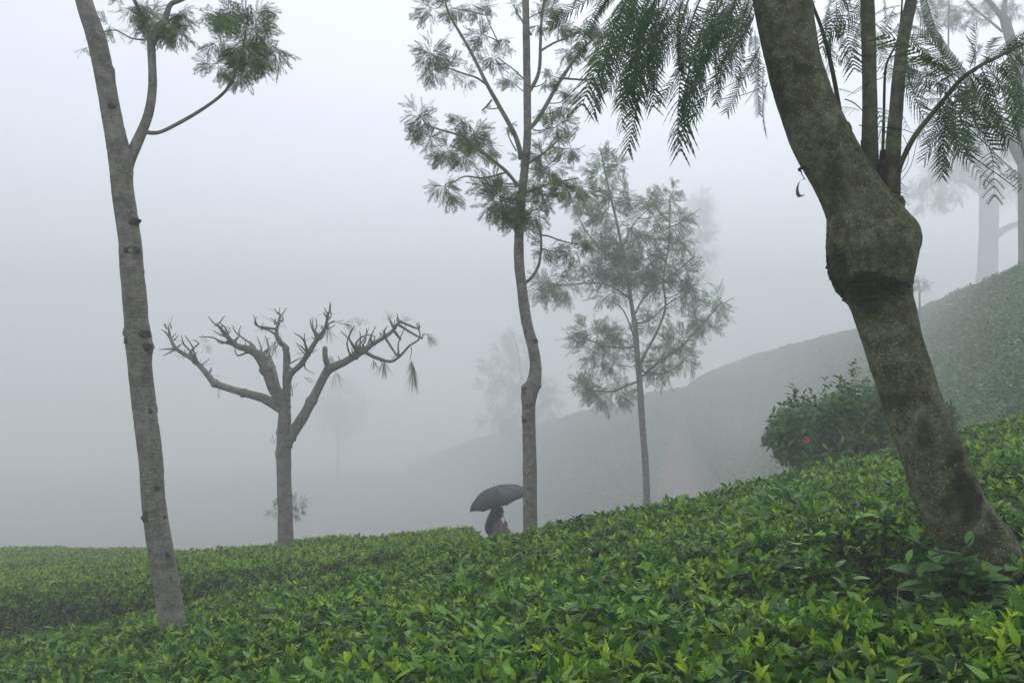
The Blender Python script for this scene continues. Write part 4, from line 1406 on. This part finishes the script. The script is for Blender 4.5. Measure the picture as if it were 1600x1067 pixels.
k4 = Z(860, 0, 4.103)
left_f = [(520, -60, 190, 590), (420, -60, 110, 230), (560, -60, 270, 400), (700, -60, 410, 540), (760, -20, 560, 460), (820, 20, 610, 480), (600, -60, 330, 320), (850, 0, 690, 480), (900, -30, 740, 420), (640, -30, 420, 420), (720, 120, 470, 770), (560, 60, 390, 560), (600, 100, 520, 640), (480, -80, 240, 160), (660, -60, 470, 300), (740, 30, 620, 380), (830, -70, 560, 150), (560, -20, 370, 240), (700, 150, 560, 520), (510, 120, 300, 520), (900, 60, 780, 500), (640, 180, 560, 430), (400, -110, 90, 110), (780, 180, 640, 400), (620, 60, 470, 520), (690, 60, 600, 560), (560, 0, 480, 330), (860, 100, 700, 330),
          (1050, 20, 660, 780), (1060, 60, 800, 770), (1000, 250, 900, 700), (1080, 90, 940, 640), (1220, 120, 1015, 760), (1200, 50, 1080, 450), (1150, 0, 960, 350), (1280, 100, 1030, 400), (1290, 60, 1150, 380), (1120, -40, 980, 250), (1180, 30, 1010, 300), (1250, 20, 1090, 330), (1310, -10, 1200, 290), (1230, -60, 1090, 130), (1320, 60, 1220, 320), (1160, 120, 900, 560), (1100, 20, 850, 460), (1300, 130, 1110, 420), (1060, -60, 940, 120), (1310, 200, 1320, 420), (1140, -70, 1040, 90), (1290, -60, 1140, 60)]
for a, b, c, d_ in left_f + [(a + random.uniform(-60, 60), b - random.uniform(0, 120), c + random.uniform(-50, 50), d_ - random.uniform(60, 220)) for a, b, c, d_ in left_f]:
    frond(t5, k4((a, b))[0], k4((c, d_))[0], FRONDS, D5 + random.uniform(-.25, .35))
for a, b, c, d_ in ((1345, 330, 1290, 700), (1390, 530, 1275, 880), (1340, 300, 1190, 620), (1390, 500, 1230, 640), (1300, 150, 1250, 320), (1370, 420, 1320, 620), (1345, 300, 1280, 480)):
    frond(t5, k4((a, b))[0], k4((c, d_))[0], FRONDS, D5 + random.uniform(.05, .35), facing=.4)
right_f = [(930, 290, 740, 115), (900, 330, 830, 150), (880, 350, 860, 590), (920, 300, 930, 575), (880, 350, 820, 525), (940, 285, 1010, 455), (930, 300, 980, 530), (1000, 240, 1165, 490), (970, 260, 1100, 440), (1000, 240, 1170, 340), (1010, 235, 1170, 230), (1000, 240, 1130, 110), (980, 250, 1010, 110), (960, 260, 1000, 160), (880, 340, 745, 300), (900, 320, 790, 250), (910, 310, 760, 190), (1060, 210, 1180, 120), (1090, 195, 1170, 270), (1080, 200, 1160, 420), (860, 380, 800, 420), (890, 340, 870, 500), (960, 270, 1030, 380), (920, 300, 960, 460), (950, 270, 1080, 330), (840, 400, 930, 520), (900, 330, 1000, 420), (870, 360, 800, 350), (1120, 180, 1230, 330), (1140, 170, 1250, 200), (850, 390, 900, 560)]
for a, b, c, d_ in right_f + [(a + random.uniform(-40, 40), b - random.uniform(-20, 40), c + random.uniform(-60, 60), d_ + random.uniform(-60, 30)) for a, b, c, d_ in right_f]:
    frond(t5, z7((a, b))[0], z7((c, d_))[0], WIDE + FRONDS[:2], D5 - .2 + random.uniform(-.15, .2), facing=.7)
for a, b, c, d_ in ((700, 160, 760, 290), (720, 110, 850, 230), (700, 220, 800, 290), (715, 180, 760, 240), (705, 230, 880, 300), (730, 90, 830, 110), (710, 250, 730, 330)):
    frond(t5, z7((a, b))[0], z7((c, d_))[0], WIDE, D5 + .2 + random.uniform(-.1, .2))
for a, b, c, d_ in ((930, 548, 1010, 620), (980, 575, 1000, 490), (1010, 600, 1100, 560), (1060, 630, 1150, 640), (1100, 600, 1160, 690), (1040, 540, 1060, 610), (1000, 505, 1070, 520), (705, 650, 720, 690), (690, 380, 740, 430), (620, 380, 650, 460), (560, 400, 470, 360)):
    frond(t5, z7((a, b))[0], z7((c, d_))[0], SPARSE, D5 - .05, facing=.8)
top_f = [(470, -30, 420, 110), (500, -20, 540, 130), (480, 10, 470, 180), (560, -30, 590, 100), (450, 30, 400, 150), (620, 90, 725, 15), (630, 140, 745, 75), (610, 60, 690, -10), (580, 80, 500, 150), (590, 20, 490, 90), (650, 250, 560, 220), (545, 340, 470, 300), (700, 90, 760, 60), (620, 150, 700, 150), (440, 150, 500, 220), (600, 100, 640, 190), (690, 30, 640, 120), (670, 200, 620, 150), (670, 205, 730, 190), (520, -40, 470, 60), (600, -60, 560, 60), (640, -60, 680, 60), (750, -20, 790, 110), (770, -60, 850, 20), (500, 60, 540, 200), (580, -60, 480, 20), (420, -60, 380, 40)]
for a, b, c, d_ in top_f:
    frond(t5, z7((a, b))[0], z7((c, d_))[0], FRONDS + WIDE, D5 + .2 + random.uniform(-.1, .4), facing=.6)

# ------------------------------------------------------------------ broad-leaved bush at its foot
D6 = 3.25
b0 = at(1505, 905, D6)
b0.z = ground_z(b0.x, b0.y)
t6 = thing('bush', 'dark broad-leaved bush sprouting in front of the foot of the leaning trunk', 'bush', b0)
stems6 = [(1505, 905, 1512, 852), (1500, 915, 1435, 850), (1505, 920, 1545, 900), (1510, 925, 1480, 880), (1520, 940, 1585, 880), (1490, 930, 1440, 905), (1500, 960, 1460, 960), (1530, 960, 1560, 945), (1505, 930, 1525, 890), (1480, 940, 1415, 880), (1500, 950, 1500, 920), (1520, 960, 1600, 930), (1480, 970, 1430, 940)]
mb = MB()
for a, b, c, d_ in stems6:
    p, r = limb([(1505, 990), (a, b), (c, d_)], D6, [5, 4, 2], -.05)
    p[0] = b0 + Vector((random.uniform(-.05, .05), 0, -.03))
    tube(mb, p, r, 6, 4, .05)
mb.build('stem', STEM_GREEN, t6, smooth=True)
BROAD = []
for _ in range(5):
    mb = MB(); leaf(mb, (0, 0, 0), (1, 0, 0), (0, 0, 1), 1, .42, random.uniform(.12, .35), random.uniform(.1, .35), random.uniform(.25, .6)); BROAD.append(mb.mesh('leaf', SHRUB, smooth=True))
mb = MB(); leaf(mb, (0, 0, 0), (1, 0, 0), (0, 0, 1), 1, .38, .4, .1, .95); BROAD_Y = mb.mesh('leaf', SHRUB, smooth=True)
org = Vector(t6.location)
for a, b, c, d_ in stems6:
    for k in range(12):
        f = .1 + .9 * k / 11
        p = at(a + (c - a) * f + random.uniform(-4, 4), b + (d_ - b) * f + random.uniform(-4, 4), D6 - .05 * f + random.uniform(-.06, .06))
        az = k * 2.4 + random.uniform(-.5, .5)
        el = R(random.uniform(-5, 40)) + (R(30) if k >= 10 else 0)
        o = bpy.data.objects.new('leaf', BROAD_Y if (k == 11 and random.random() < .6) else random.choice(BROAD))
        col.objects.link(o); o.parent = t6
        orient(o, p - org, sph(az, el), random.uniform(-.4, .4), random.uniform(.09, .155) * (.65 if k >= 10 else 1))

# dry cut twigs lying in the near hedge
for gx_, gy_, n_ in ((1275, 912, 6), (1330, 925, 7), (1410, 945, 4), (1180, 885, 3), (700, 940, 3), (640, 935, 2), (960, 900, 2)):
    u = (gx_ - 800) / FX; v = (gy_ - 640.5) / FX
    y = .85 / (v + .2 * u - .04)
    mb = MB()
    c0 = Vector((u * y, y, hedge_top_near(u * y, y)))
    for _ in range(n_):
        c = c0 + Vector((random.gauss(0, .06), random.gauss(0, .03), random.uniform(-.02, .05)))
        d = Vector((random.uniform(-1, 1), random.uniform(-.3, .3), random.uniform(-.1, .7))).normalized()
        tube(mb, [c, c + d * .05 + Vector((0, 0, .012)), c + d * .10], [.0028, .0024, .0012], 5, 3, .1)
    mb.build('dead_twig', plain_mat('dry_twig', (.13, .105, .08)), hedge)

# ------------------------------------------------------------------ flowering bush at the right
D7 = 11.0
c7 = at(1310, 690, D7)
b7 = Vector((c7.x + .2, c7.y, ground_z(c7.x + .2, c7.y) - .03))
t7 = thing('flowering_bush', 'dark rounded bush with one red flower, behind the leaning trunk', 'bush', b7)
mb = MB()
inner = MB()
tops = [(1222, 655), (1240, 648), (1262, 640), (1290, 636), (1312, 626), (1335, 612), (1357, 616), (1385, 610), (1420, 622)]
stems7 = []
SHRUB_SPRIGS = []
for _ in range(5):
    m_ = MB()
    az = random.random() * 6
    for k in range(10):
        az += 2.4; z_ = -.10 + .024 * k
        leaf(m_, (0, 0, z_), sph(az, R(random.uniform(0, 50))), (0, 0, 1), random.uniform(.055, .08), random.uniform(.026, .038), .2, .25, random.uniform(.25, .75), 2)
    SHRUB_SPRIGS.append(m_.mesh('leafy_sprig', SHRUB))
NG_SHRUB = stuff_group(SHRUB_SPRIGS)
PB, DB = [], []
for _ in range(1500):
    fx = random.random()
    X = 1212 + 270 * fx
    top_y = np.interp(X, [p[0] for p in tops] + [1490], [p[1] for p in tops] + [650]) + 6 + 12 * noise.noise(Vector((X * .045, 0, 3)))
    low = np.interp(X, [1212, 1260, 1490], [706, 738, 740])
    if X < 1225: top_y += (1225 - X) * 2.2
    f = random.random() ** 1.25
    y_ = top_y + (low - top_y) * f
    depth = D7 + random.uniform(-.55, .55) * math.sqrt(max(0.05, 1 - (2 * fx - 1) ** 2 * .8))
    p = at(X, y_, depth)
    PB.append(p); c = at(1345, 690, D7)
    DB.append(((p - c).normalized() * .6 + Vector((random.gauss(0, .35), random.gauss(0, .35), .6 + random.gauss(0, .3)))).normalized())
for tx, ty in tops:
    hgt = random.uniform(22, 46)
    for k in range(9):
        PB.append(at(tx + random.gauss(0, 4 - .3 * k), ty + 14 - k * hgt / 8, D7 + random.gauss(0, .04))); DB.append(Vector((random.gauss(0, .3), random.gauss(0, .3), 1)).normalized())
PBn = np.array([tuple(p) for p in PB]); DBn = np.array([tuple(p) for p in DB])
scatter('foliage', PBn - np.array(b7), quats(DBn, rng.uniform(0, 6.28, len(PBn))), rng.uniform(1.0, 1.8, len(PBn)), rng.integers(0, 5, len(PBn)), NG_SHRUB, t7)
mb = MB()
for k in range(16):
    a = b7 + Vector((random.uniform(-.45, .5), random.uniform(-.25, .25), -.02))
    e = at(random.uniform(1235, 1450), random.uniform(640, 680), D7 + random.uniform(-.3, .3))
    tube(mb, [a, a.lerp(e, .5) + Vector((0, 0, .1)), e], [.016, .012, .006], 6, 3, .05)
mb.build('stem', WOOD_DARK, t7)
# the red flower: five ruffled petals round a pale centre
PETAL = leaf_mat('red_petal', [(0, (.36, .07, .06)), (1, (.50, .15, .12))], .6, .3, .3)
fc = at(1259, 688, D7 - .62)
fl = link('flower', None, t7, fc - b7)
for k in range(6):
    mb = MB(); a = k * 1.047
    d = Vector((math.cos(a), -.35, math.sin(a)))
    leaf(mb, fc, d, (0, -1, 0), .052, .048, .3, .2, random.uniform(.3, .9), 3)
    mb.build('petal', PETAL, fl)

# ------------------------------------------------------------------ small saplings and far trees
def faint_tree(name, label, d, trunk_px, widths, cl, branches=(), seed=1, mesh_set=SPRAYS_FAR, n=4, ground=True, rad_k=1.3, group=None):
    random.seed(seed)
    pts, rad = limb(trunk_px, d, widths)
    if ground:
        x, y = pts[0].x, pts[0].y
        gz = surf_z(x, y) - .1
        if pts[0].z > gz: pts.insert(0, Vector((x, y, gz))); rad.insert(0, rad[0] * 1.1)
    t = thing(name, label, 'tree', pts[0], group)
    mb = MB(); tube(mb, pts, rad, 10, 4, .05, 2.5); mb.build('trunk', BARK_BARE, t, smooth=True)
    bp = catmull(pts[len(pts) // 2:], 3)
    for q, ww, dz in branches:
        mb = MB(); p, r = limb(q, d, ww, dz); tube(mb, p, r, 8, 4, .05, 3); mb.build('branch', BARK_BARE, t, smooth=True); bp += catmull(p, 3)
    clusters(t, cl, d, n, mesh_set, d * .04, rad_k)
    mb = MB(); twigs_to(mb, bp, cl, d, 1.3); tag(mb.build('twig', BARK_BARE, t), kind='stuff')
    return t


faint_tree('sapling', 'small feathery sapling peeking out from behind the bare pruned trunk', 15.5, [(450, 850), (449, 815), (447, 785), (446, 772)], [4, 3, 2, 1.5],
           [(428, 794, 14, 3), (465, 785, 15, 4), (455, 800, 13, 3), (440, 780, 10, 2), (468, 796, 10, 2)], seed=3, rad_k=1.2)
faint_tree('hazy_tree', 'faint pale tree in the fog just behind the slender middle trunk', 165, [(822, 800), (822, 740), (821, 690), (819, 640), (815, 590), (808, 545), (800, 520)], [7, 7, 6, 6, 5, 4, 2],
           [(x, y, r, 5) for x, y, r in ((800, 535, 22), (785, 555, 22), (805, 565, 24), (780, 590, 26), (765, 600, 22), (800, 600, 28), (835, 590, 22), (780, 630, 24), (810, 630, 26), (770, 655, 20), (855, 620, 20), (862, 640, 20), (840, 640, 24), (820, 560, 20), (790, 655, 20), (760, 570, 14), (798, 668, 16), (850, 600, 18), (795, 522, 14))],
           [([(821, 690), (800, 660), (775, 650)], [3, 2.5, 2], .4), ([(820, 650), (845, 632), (865, 625)], [3, 2.5, 2], -.4), ([(817, 610), (790, 590), (765, 585)], [3, 2, 2], .3)], seed=4, rad_k=1.2)
faint_tree('hazy_tree', 'barely visible tree in the fog to the right of the bare pruned tree', 250, [(529, 800), (528, 740), (528, 690), (530, 640), (532, 600)], [6, 5.5, 5, 4, 2],
           [(x, y, r, 5) for x, y, r in ((530, 600, 22), (515, 620, 24), (545, 625, 24), (530, 645, 26), (510, 655, 20), (550, 655, 22), (535, 675, 18), (500, 635, 16), (560, 640, 16))], seed=5)
faint_tree('hazy_tree', 'pale ghost of a tall tree behind the crown of the young feathery tree', 185, [(1080, 640), (1084, 560), (1088, 480), (1090, 420), (1092, 350), (1095, 310)], [9, 8, 7, 6, 4, 2],
           [(x, y, r, 5) for x, y, r in ((1095, 315, 20), (1105, 325, 18), (1080, 330, 18), (1092, 350, 24), (1075, 365, 20), (1108, 360, 18), (1095, 385, 26), (1078, 400, 20), (1110, 395, 14), (1090, 420, 22), (1070, 340, 14))], seed=6)
faint_tree('hazy_tree', 'pale thick-trunked tree on the hill crest, upper right in the fog', 140, [(1543, 475), (1543, 430), (1544, 390), (1545, 350), (1545, 315), (1540, 280), (1532, 240), (1520, 200)], [33, 30, 29, 29, 28, 22, 16, 10],
           [(x, y, r, 5) for x, y, r in ((1450, 275, 26), (1475, 260, 28), (1500, 250, 30), (1520, 235, 30), (1460, 300, 24), (1490, 290, 26), (1540, 250, 30), (1570, 265, 28), (1590, 285, 28), (1440, 320, 20), (1470, 320, 18), (1560, 300, 24), (1500, 215, 26), (1540, 205, 28), (1580, 230, 28), (1515, 275, 26), (1430, 295, 16))],
           [([(1550, 375), (1570, 358), (1592, 350), (1620, 340)], [12, 11, 9, 7], .5), ([(1543, 310), (1510, 285), (1470, 280), (1445, 295)], [10, 8, 6, 4], -.4), ([(1545, 300), (1575, 275), (1600, 265)], [10, 7, 5], .3)], seed=8)
faint_tree('hazy_tree', 'grey slender trunk at the right edge with a bare forked limb reaching left', 40, [(1597, 470), (1597, 400), (1597, 330), (1597, 260), (1596, 205), (1592, 150), (1590, 110), (1584, 82), (1573, 42), (1566, 22)], [11, 11, 11.5, 13, 15, 17, 17, 16, 15, 12],
           [(x, y, r, 4) for x, y, r in ((1495, 12, 26), (1475, 20, 22), (1515, 28, 22), (1530, 10, 22), (1585, 8, 20), (1500, 35, 18), (1550, -5, 22), (1462, 12, 20), (1480, 40, 14), (1587, 235, 18), (1578, 215, 16), (1595, 270, 16), (1585, 190, 16), (1540, 30, 14), (1455, 30, 14), (1583, 20, 14))],
           [([(1566, 28), (1552, 10), (1538, -5), (1525, -30)], [10, 8, 7, 5], -.4), ([(1567, 28), (1570, 5), (1575, -30)], [10, 8, 6], .3), ([(1566, 50), (1545, 32), (1520, 12), (1505, -6)], [4, 3.5, 3, 2], -.3),
            ([(1597, 260), (1560, 190), (1505, 118), (1470, 70), (1452, 35), (1440, -10)], [12, 13, 14, 14, 13, 11], .5), ([(1482, 95), (1482, 40), (1483, -10)], [3, 2.5, 2], .2)], seed=9)
faint_tree('sapling', 'tiny faint sapling on the hill line right of the burl', 60, [(1437, 505), (1437, 470), (1436, 440)], [4, 3, 2],
           [(1436, 440, 13, 4), (1444, 448, 10, 3), (1428, 447, 10, 3)], seed=10)
random.seed(21)

# ------------------------------------------------------------------ person and umbrella
SKIN_C = plain_mat('skin', (.16, .085, .055), .6, .1)
CLOTH = plain_mat('grey_cloth', (.085, .10, .125), .9, .15, 30)
TRIM = plain_mat('orange_cloth', (.42, .11, .05), .85, .15, 30)
HAIR = plain_mat('black_hair', (.012, .010, .009), .5, .3, 60)
SKIRT = plain_mat('dark_skirt', (.04, .045, .06), .9, .15, 20)
UMB = plain_mat('umbrella_cloth', (.010, .0125, .016), .65, .12, 12)
METAL = plain_mat('grey_metal', (.25, .25, .26), .4, .1)

PX, PY = -.27, 14.7
PZ = ground_z(PX, PY)
DZ = -1.58 - PZ
person = thing('person', 'person with long dark hair in grey top with orange edging, walking under the umbrella', 'person', (PX, PY, PZ))
yaw = Matrix.Rotation(R(12), 4, 'Z')
HT = 1.0


def W(p): return Vector((PX, PY, PZ)) + (yaw @ Vector(p)) * 1.0 + Vector((0, 0, DZ * min(1, max(0, p[2]) / 1.0)))


def skin_body(verts, edges, radii, root=0, sub=2):
    me = bpy.data.meshes.new('skel')
    me.from_pydata([tuple(v) for v in verts], edges, [])
    o = bpy.data.objects.new('skel', me)
    col.objects.link(o)
    o.modifiers.new('skin', 'SKIN')
    for i, r in enumerate(radii):
        me.skin_vertices[0].data[i].radius = (r, r)
        me.skin_vertices[0].data[i].use_root = i == root
    s = o.modifiers.new('sub', 'SUBSURF'); s.levels = sub; s.render_levels = sub
    dg = bpy.context.evaluated_depsgraph_get()
    dg.update()
    m2 = bpy.data.meshes.new_from_object(o.evaluated_get(dg))
    bpy.data.objects.remove(o)
    bpy.data.meshes.remove(me)
    m2.polygons.foreach_set('use_smooth', [True] * len(m2.polygons))
    return m2


hand_r = (.155, -.06, 1.36)
sk = [(0, 0, .92), (0, 0, 1.08), (.01, 0, 1.25), (.02, 0, 1.36), (.035, 0, 1.44), (.05, 0, 1.50), (.055, 0, 1.58), (.05, 0, 1.625),       # 0-7 spine, neck, head
      (0, -.16, 1.345), (-.01, -.20, 1.12), (.13, -.14, 1.20), (.15, -.065, 1.33), (.155, -.055, 1.375),                                   # 8-12 right arm
      (0, .16, 1.345), (-.01, .21, 1.10), (.08, .20, .90), (.10, .195, .83),                                                               # 13-16 left arm
      (0, -.085, .88), (.10, -.085, .48), (.02, -.085, .08), (.14, -.085, .03),                                                            # 17-20 right leg
      (0, .085, .88), (-.05, .085, .47), (-.16, .085, .09), (-.05, .085, .03),                                                             # 21-24 left leg
      (.125, 0, 1.545), (.115, 0, 1.50), (.09, 0, 1.455)]                                                                                  # 25-27 nose, mouth, chin
ed = [(0, 1), (1, 2), (2, 3), (3, 4), (4, 5), (5, 6), (6, 7), (3, 8), (8, 9), (9, 10), (10, 11), (11, 12), (3, 13), (13, 14), (14, 15), (15, 16), (0, 17), (17, 18), (18, 19), (19, 20), (0, 21), (21, 22), (22, 23), (23, 24), (5, 27), (5, 26), (6, 25)]
rd = [.13, .115, .13, .10, .052, .075, .092, .06, .055, .04, .034, .028, .032, .055, .04, .034, .03, .085, .055, .04, .03, .085, .055, .04, .03, .022, .035, .035]
bm_ = skin_body([W(p) for p in sk], ed, rd)
for v in bm_.vertices: v.co -= Vector(person.location)
bm_.materials.append(SKIN_C)
link('body', bm_, person)
# fingers closed round the umbrella's handle
fm = MB()
for k in range(4):
    c = Vector(hand_r) + Vector((0, 0, .026 - .017 * k))
    tube(fm, [W(c + Vector((-.014, -.012, 0))), W(c + Vector((.018, -.014, 0))), W(c + Vector((.026, .010, -.002))), W(c + Vector((.006, .026, -.004)))], [.009, .0085, .008, .006], 6, 3, 0)
tube(fm, [W(Vector(hand_r) + Vector((-.016, .0, .02))), W(Vector(hand_r) + Vector((-.012, .022, .035))), W(Vector(hand_r) + Vector((.010, .022, .045)))], [.011, .010, .007], 6, 3, 0)
fm.build('hand', SKIN_C, person, smooth=True)


def lathe(mb, rings, seg=18, tone=.5, open_=True):
    """rings: (cx, cy, z, rx, ry)"""
    vs = []
    for cx, cy, z, rx, ry in rings:
        for k in range(seg):
            a = 6.2832 * k / seg
            vs.append(W((cx + rx * math.cos(a), cy + ry * math.sin(a), z)))
    fs = [(i * seg + k, i * seg + (k + 1) % seg, (i + 1) * seg + (k + 1) % seg, (i + 1) * seg + k) for i in range(len(rings) - 1) for k in range(seg)]
    mb.add(vs, fs, tone)


mb = MB()
lathe(mb, [(0, 0, .80, .155, .19), (0, 0, .95, .15, .175), (0, 0, 1.10, .135, .165), (.01, 0, 1.22, .15, .185), (.015, 0, 1.31, .135, .205), (.02, 0, 1.365, .11, .19), (.028, 0, 1.40, .075, .12), (.033, 0, 1.425, .06, .065)])
tube(mb, [W((.0, -.13, 1.35)), W((-.005, -.19, 1.26)), W((-.01, -.205, 1.12)), W((.05, -.18, 1.15)), W((.115, -.14, 1.21))], [.07, .066, .056, .052, .044], 12, 4, .06, 20)
tube(mb, [W((.0, .13, 1.35)), W((-.005, .19, 1.26)), W((-.01, .215, 1.10)), W((.04, .21, 1.0)), W((.07, .205, .92))], [.07, .066, .056, .05, .046], 12, 4, .06, 20)
mb.build('top', CLOTH, person, smooth=True)
mb = MB()
lathe(mb, [(.0, 0, .12, .22, .24), (.0, 0, .35, .20, .22), (.0, 0, .6, .18, .205), (.0, 0, .84, .14, .175)])
mb.build('skirt', SKIRT, person, smooth=True)
mb = MB()
e = [(.055, -.06, 1.435), (.055, -.13, 1.41), (.045, -.20, 1.36), (.04, -.245, 1.28), (.03, -.262, 1.16), (.03, -.25, 1.0)]
ps = catmull([W(p) for p in e], 5)
vs = []
for p in ps:
    vs += [p + Vector((-.022, -.012, .004)), p + Vector((0, -.024, 0)), p + Vector((.022, -.012, -.004))]
mb.add(vs, [(3 * i + k, 3 * i + k + 1, 3 * i + k + 4, 3 * i + k + 3) for i in range(len(ps) - 1) for k in (0, 1)])
mb.build('edging', TRIM, person, smooth=True)
# hair: cap over the skull and a long full fall behind
mb = MB()
vs, fs = [], []
rings = [(.045, 1.645, .03, .03), (.038, 1.638, .075, .072), (.022, 1.605, .098, .09), (.005, 1.56, .105, .10), (-.022, 1.50, .105, .105), (-.055, 1.44, .105, .12), (-.075, 1.37, .105, .13), (-.09, 1.30, .10, .135), (-.10, 1.24, .085, .12), (-.105, 1.19, .05, .08)]
seg = 20
for cx, z, rx, ry in rings:
    for k in range(seg):
        a = 6.2832 * k / seg
        wv = 1 + .08 * math.sin(a * 7 + z * 20) + .06 * noise.noise(Vector((a * 2, z * 9, 1)))
        vs.append(W((cx + rx * wv * math.cos(a), ry * wv * math.sin(a), z)))
fs = [(i * seg + k, i * seg + (k + 1) % seg, (i + 1) * seg + (k + 1) % seg, (i + 1) * seg + k) for i in range(len(rings) - 1) for k in range(seg)]
fs.append(tuple(range(seg))); fs.append(tuple((len(rings) - 1) * seg + k for k in range(seg)))
mb.add(vs, fs)
mb.build('hair', HAIR, person, smooth=True)

# umbrella, tilted back over the left
hand_w = W(hand_r)
apex = at(772, 757, 14.62)
ax = (apex - hand_w).normalized()
umb = thing('umbrella', 'open dark grey umbrella tilted over the walking person', 'umbrella', hand_w - ax * .12)
uo = Vector(umb.location)
e1 = ax.cross(Vector((0, 1, 0))).normalized(); e2 = ax.cross(e1)
NR, RAD, DEP = 8, .53, .27
spin = .25
mb = MB()
rows = 7
vs, fs = [], []
spn = 6
for i in range(rows + 1):
    t_ = i / rows
    for k in range(NR * spn):
        a = spin + 6.2832 * k / (NR * spn)
        f = abs(((k % spn) / spn) - .5) * 2          # 1 on a rib, 0 mid-panel
        rr = RAD * math.sin(t_ * R(82)) / math.sin(R(82)) * (1 - .065 * (1 - f * f) * t_ ** 2)
        h = -DEP * (1 - math.cos(t_ * R(82))) / (1 - math.cos(R(82)))
        rr = max(rr, .008)
        h += -.028 * (1 - f * f) * math.sin(math.pi * t_) + (.02 * (1 - f * f) * t_ ** 3)
        vs.append(apex + ax * (h - .035) + e1 * math.cos(a) * rr + e2 * math.sin(a) * rr)
M_ = NR * spn
fs = [(i * M_ + k, i * M_ + (k + 1) % M_, (i + 1) * M_ + (k + 1) % M_, (i + 1) * M_ + k) for i in range(rows) for k in range(M_)]
mb.add(vs, fs)
can = mb.build('canopy', UMB, umb, smooth=True)
sol = can.modifiers.new('thickness', 'SOLIDIFY'); sol.thickness = .002
mb = MB(); tube(mb, [apex - ax * .05, apex - ax * .02, apex + ax * .03], [.014, .008, .004], 8, 2, 0); mb.build('ferrule', METAL, umb, smooth=True)
mb = MB(); tube(mb, [uo + ax * .10, apex - ax * .3, apex - ax * .04], [.005, .005, .005], 8, 2, 0); mb.build('shaft', METAL, umb, smooth=True)
mb = MB(); tube(mb, [uo, uo + ax * .06, uo + ax * .14, uo + ax * .17], [.012, .014, .013, .008], 10, 3, 0); mb.build('handle', WOOD_DARK, umb, smooth=True)
for k in range(NR):
    a = spin + 6.2832 * k / NR
    pr = []
    for i in range(rows + 1):
        t_ = i / rows
        pr.append(apex + ax * (-DEP * (1 - math.cos(t_ * R(82))) / (1 - math.cos(R(82))) - .042) + (e1 * math.cos(a) + e2 * math.sin(a)) * RAD * math.sin(t_ * R(82)) / math.sin(R(82)))
    mb = MB(); tube(mb, pr, [.003] * len(pr), 5, 1, 0)
    tube(mb, [pr[4], apex - ax * .26], [.0025, .0025], 5, 2, 0)
    mb.build('rib', METAL, umb)

# ------------------------------------------------------------------ haze
bpy.context.view_layer.update()
top = max((o.matrix_world @ Vector(c)).z for o in col.objects if o.type == 'MESH' for c in o.bound_box) + 1.0
mb = MB()
x0, x1, y0, y1, z0, z1 = -226, 226, -46, 348, ground_low - 1.0, top
vs = [Vector((x, y, z)) for z in (z0, z1) for y in (y0, y1) for x in (x0, x1)]
mb.add(vs, [(0, 2, 3, 1), (4, 5, 7, 6), (0, 1, 5, 4), (2, 6, 7, 3), (0, 4, 6, 2), (1, 3, 7, 5)])
hm = bpy.data.materials.new('haze')
hm.use_nodes = True
ht = hm.node_tree
ht.nodes.remove(ht.nodes['Principled BSDF'])
pv = ht.nodes.new('ShaderNodeVolumePrincipled')
pv.inputs['Color'].default_value = HAZE_COLOR
pv.inputs['Density'].default_value = HAZE_DENSITY
ht.links.new(pv.outputs[0], ht.nodes['Material Output'].inputs['Volume'])
haze = mb.build('haze', hm)
tag(haze, kind='stuff')
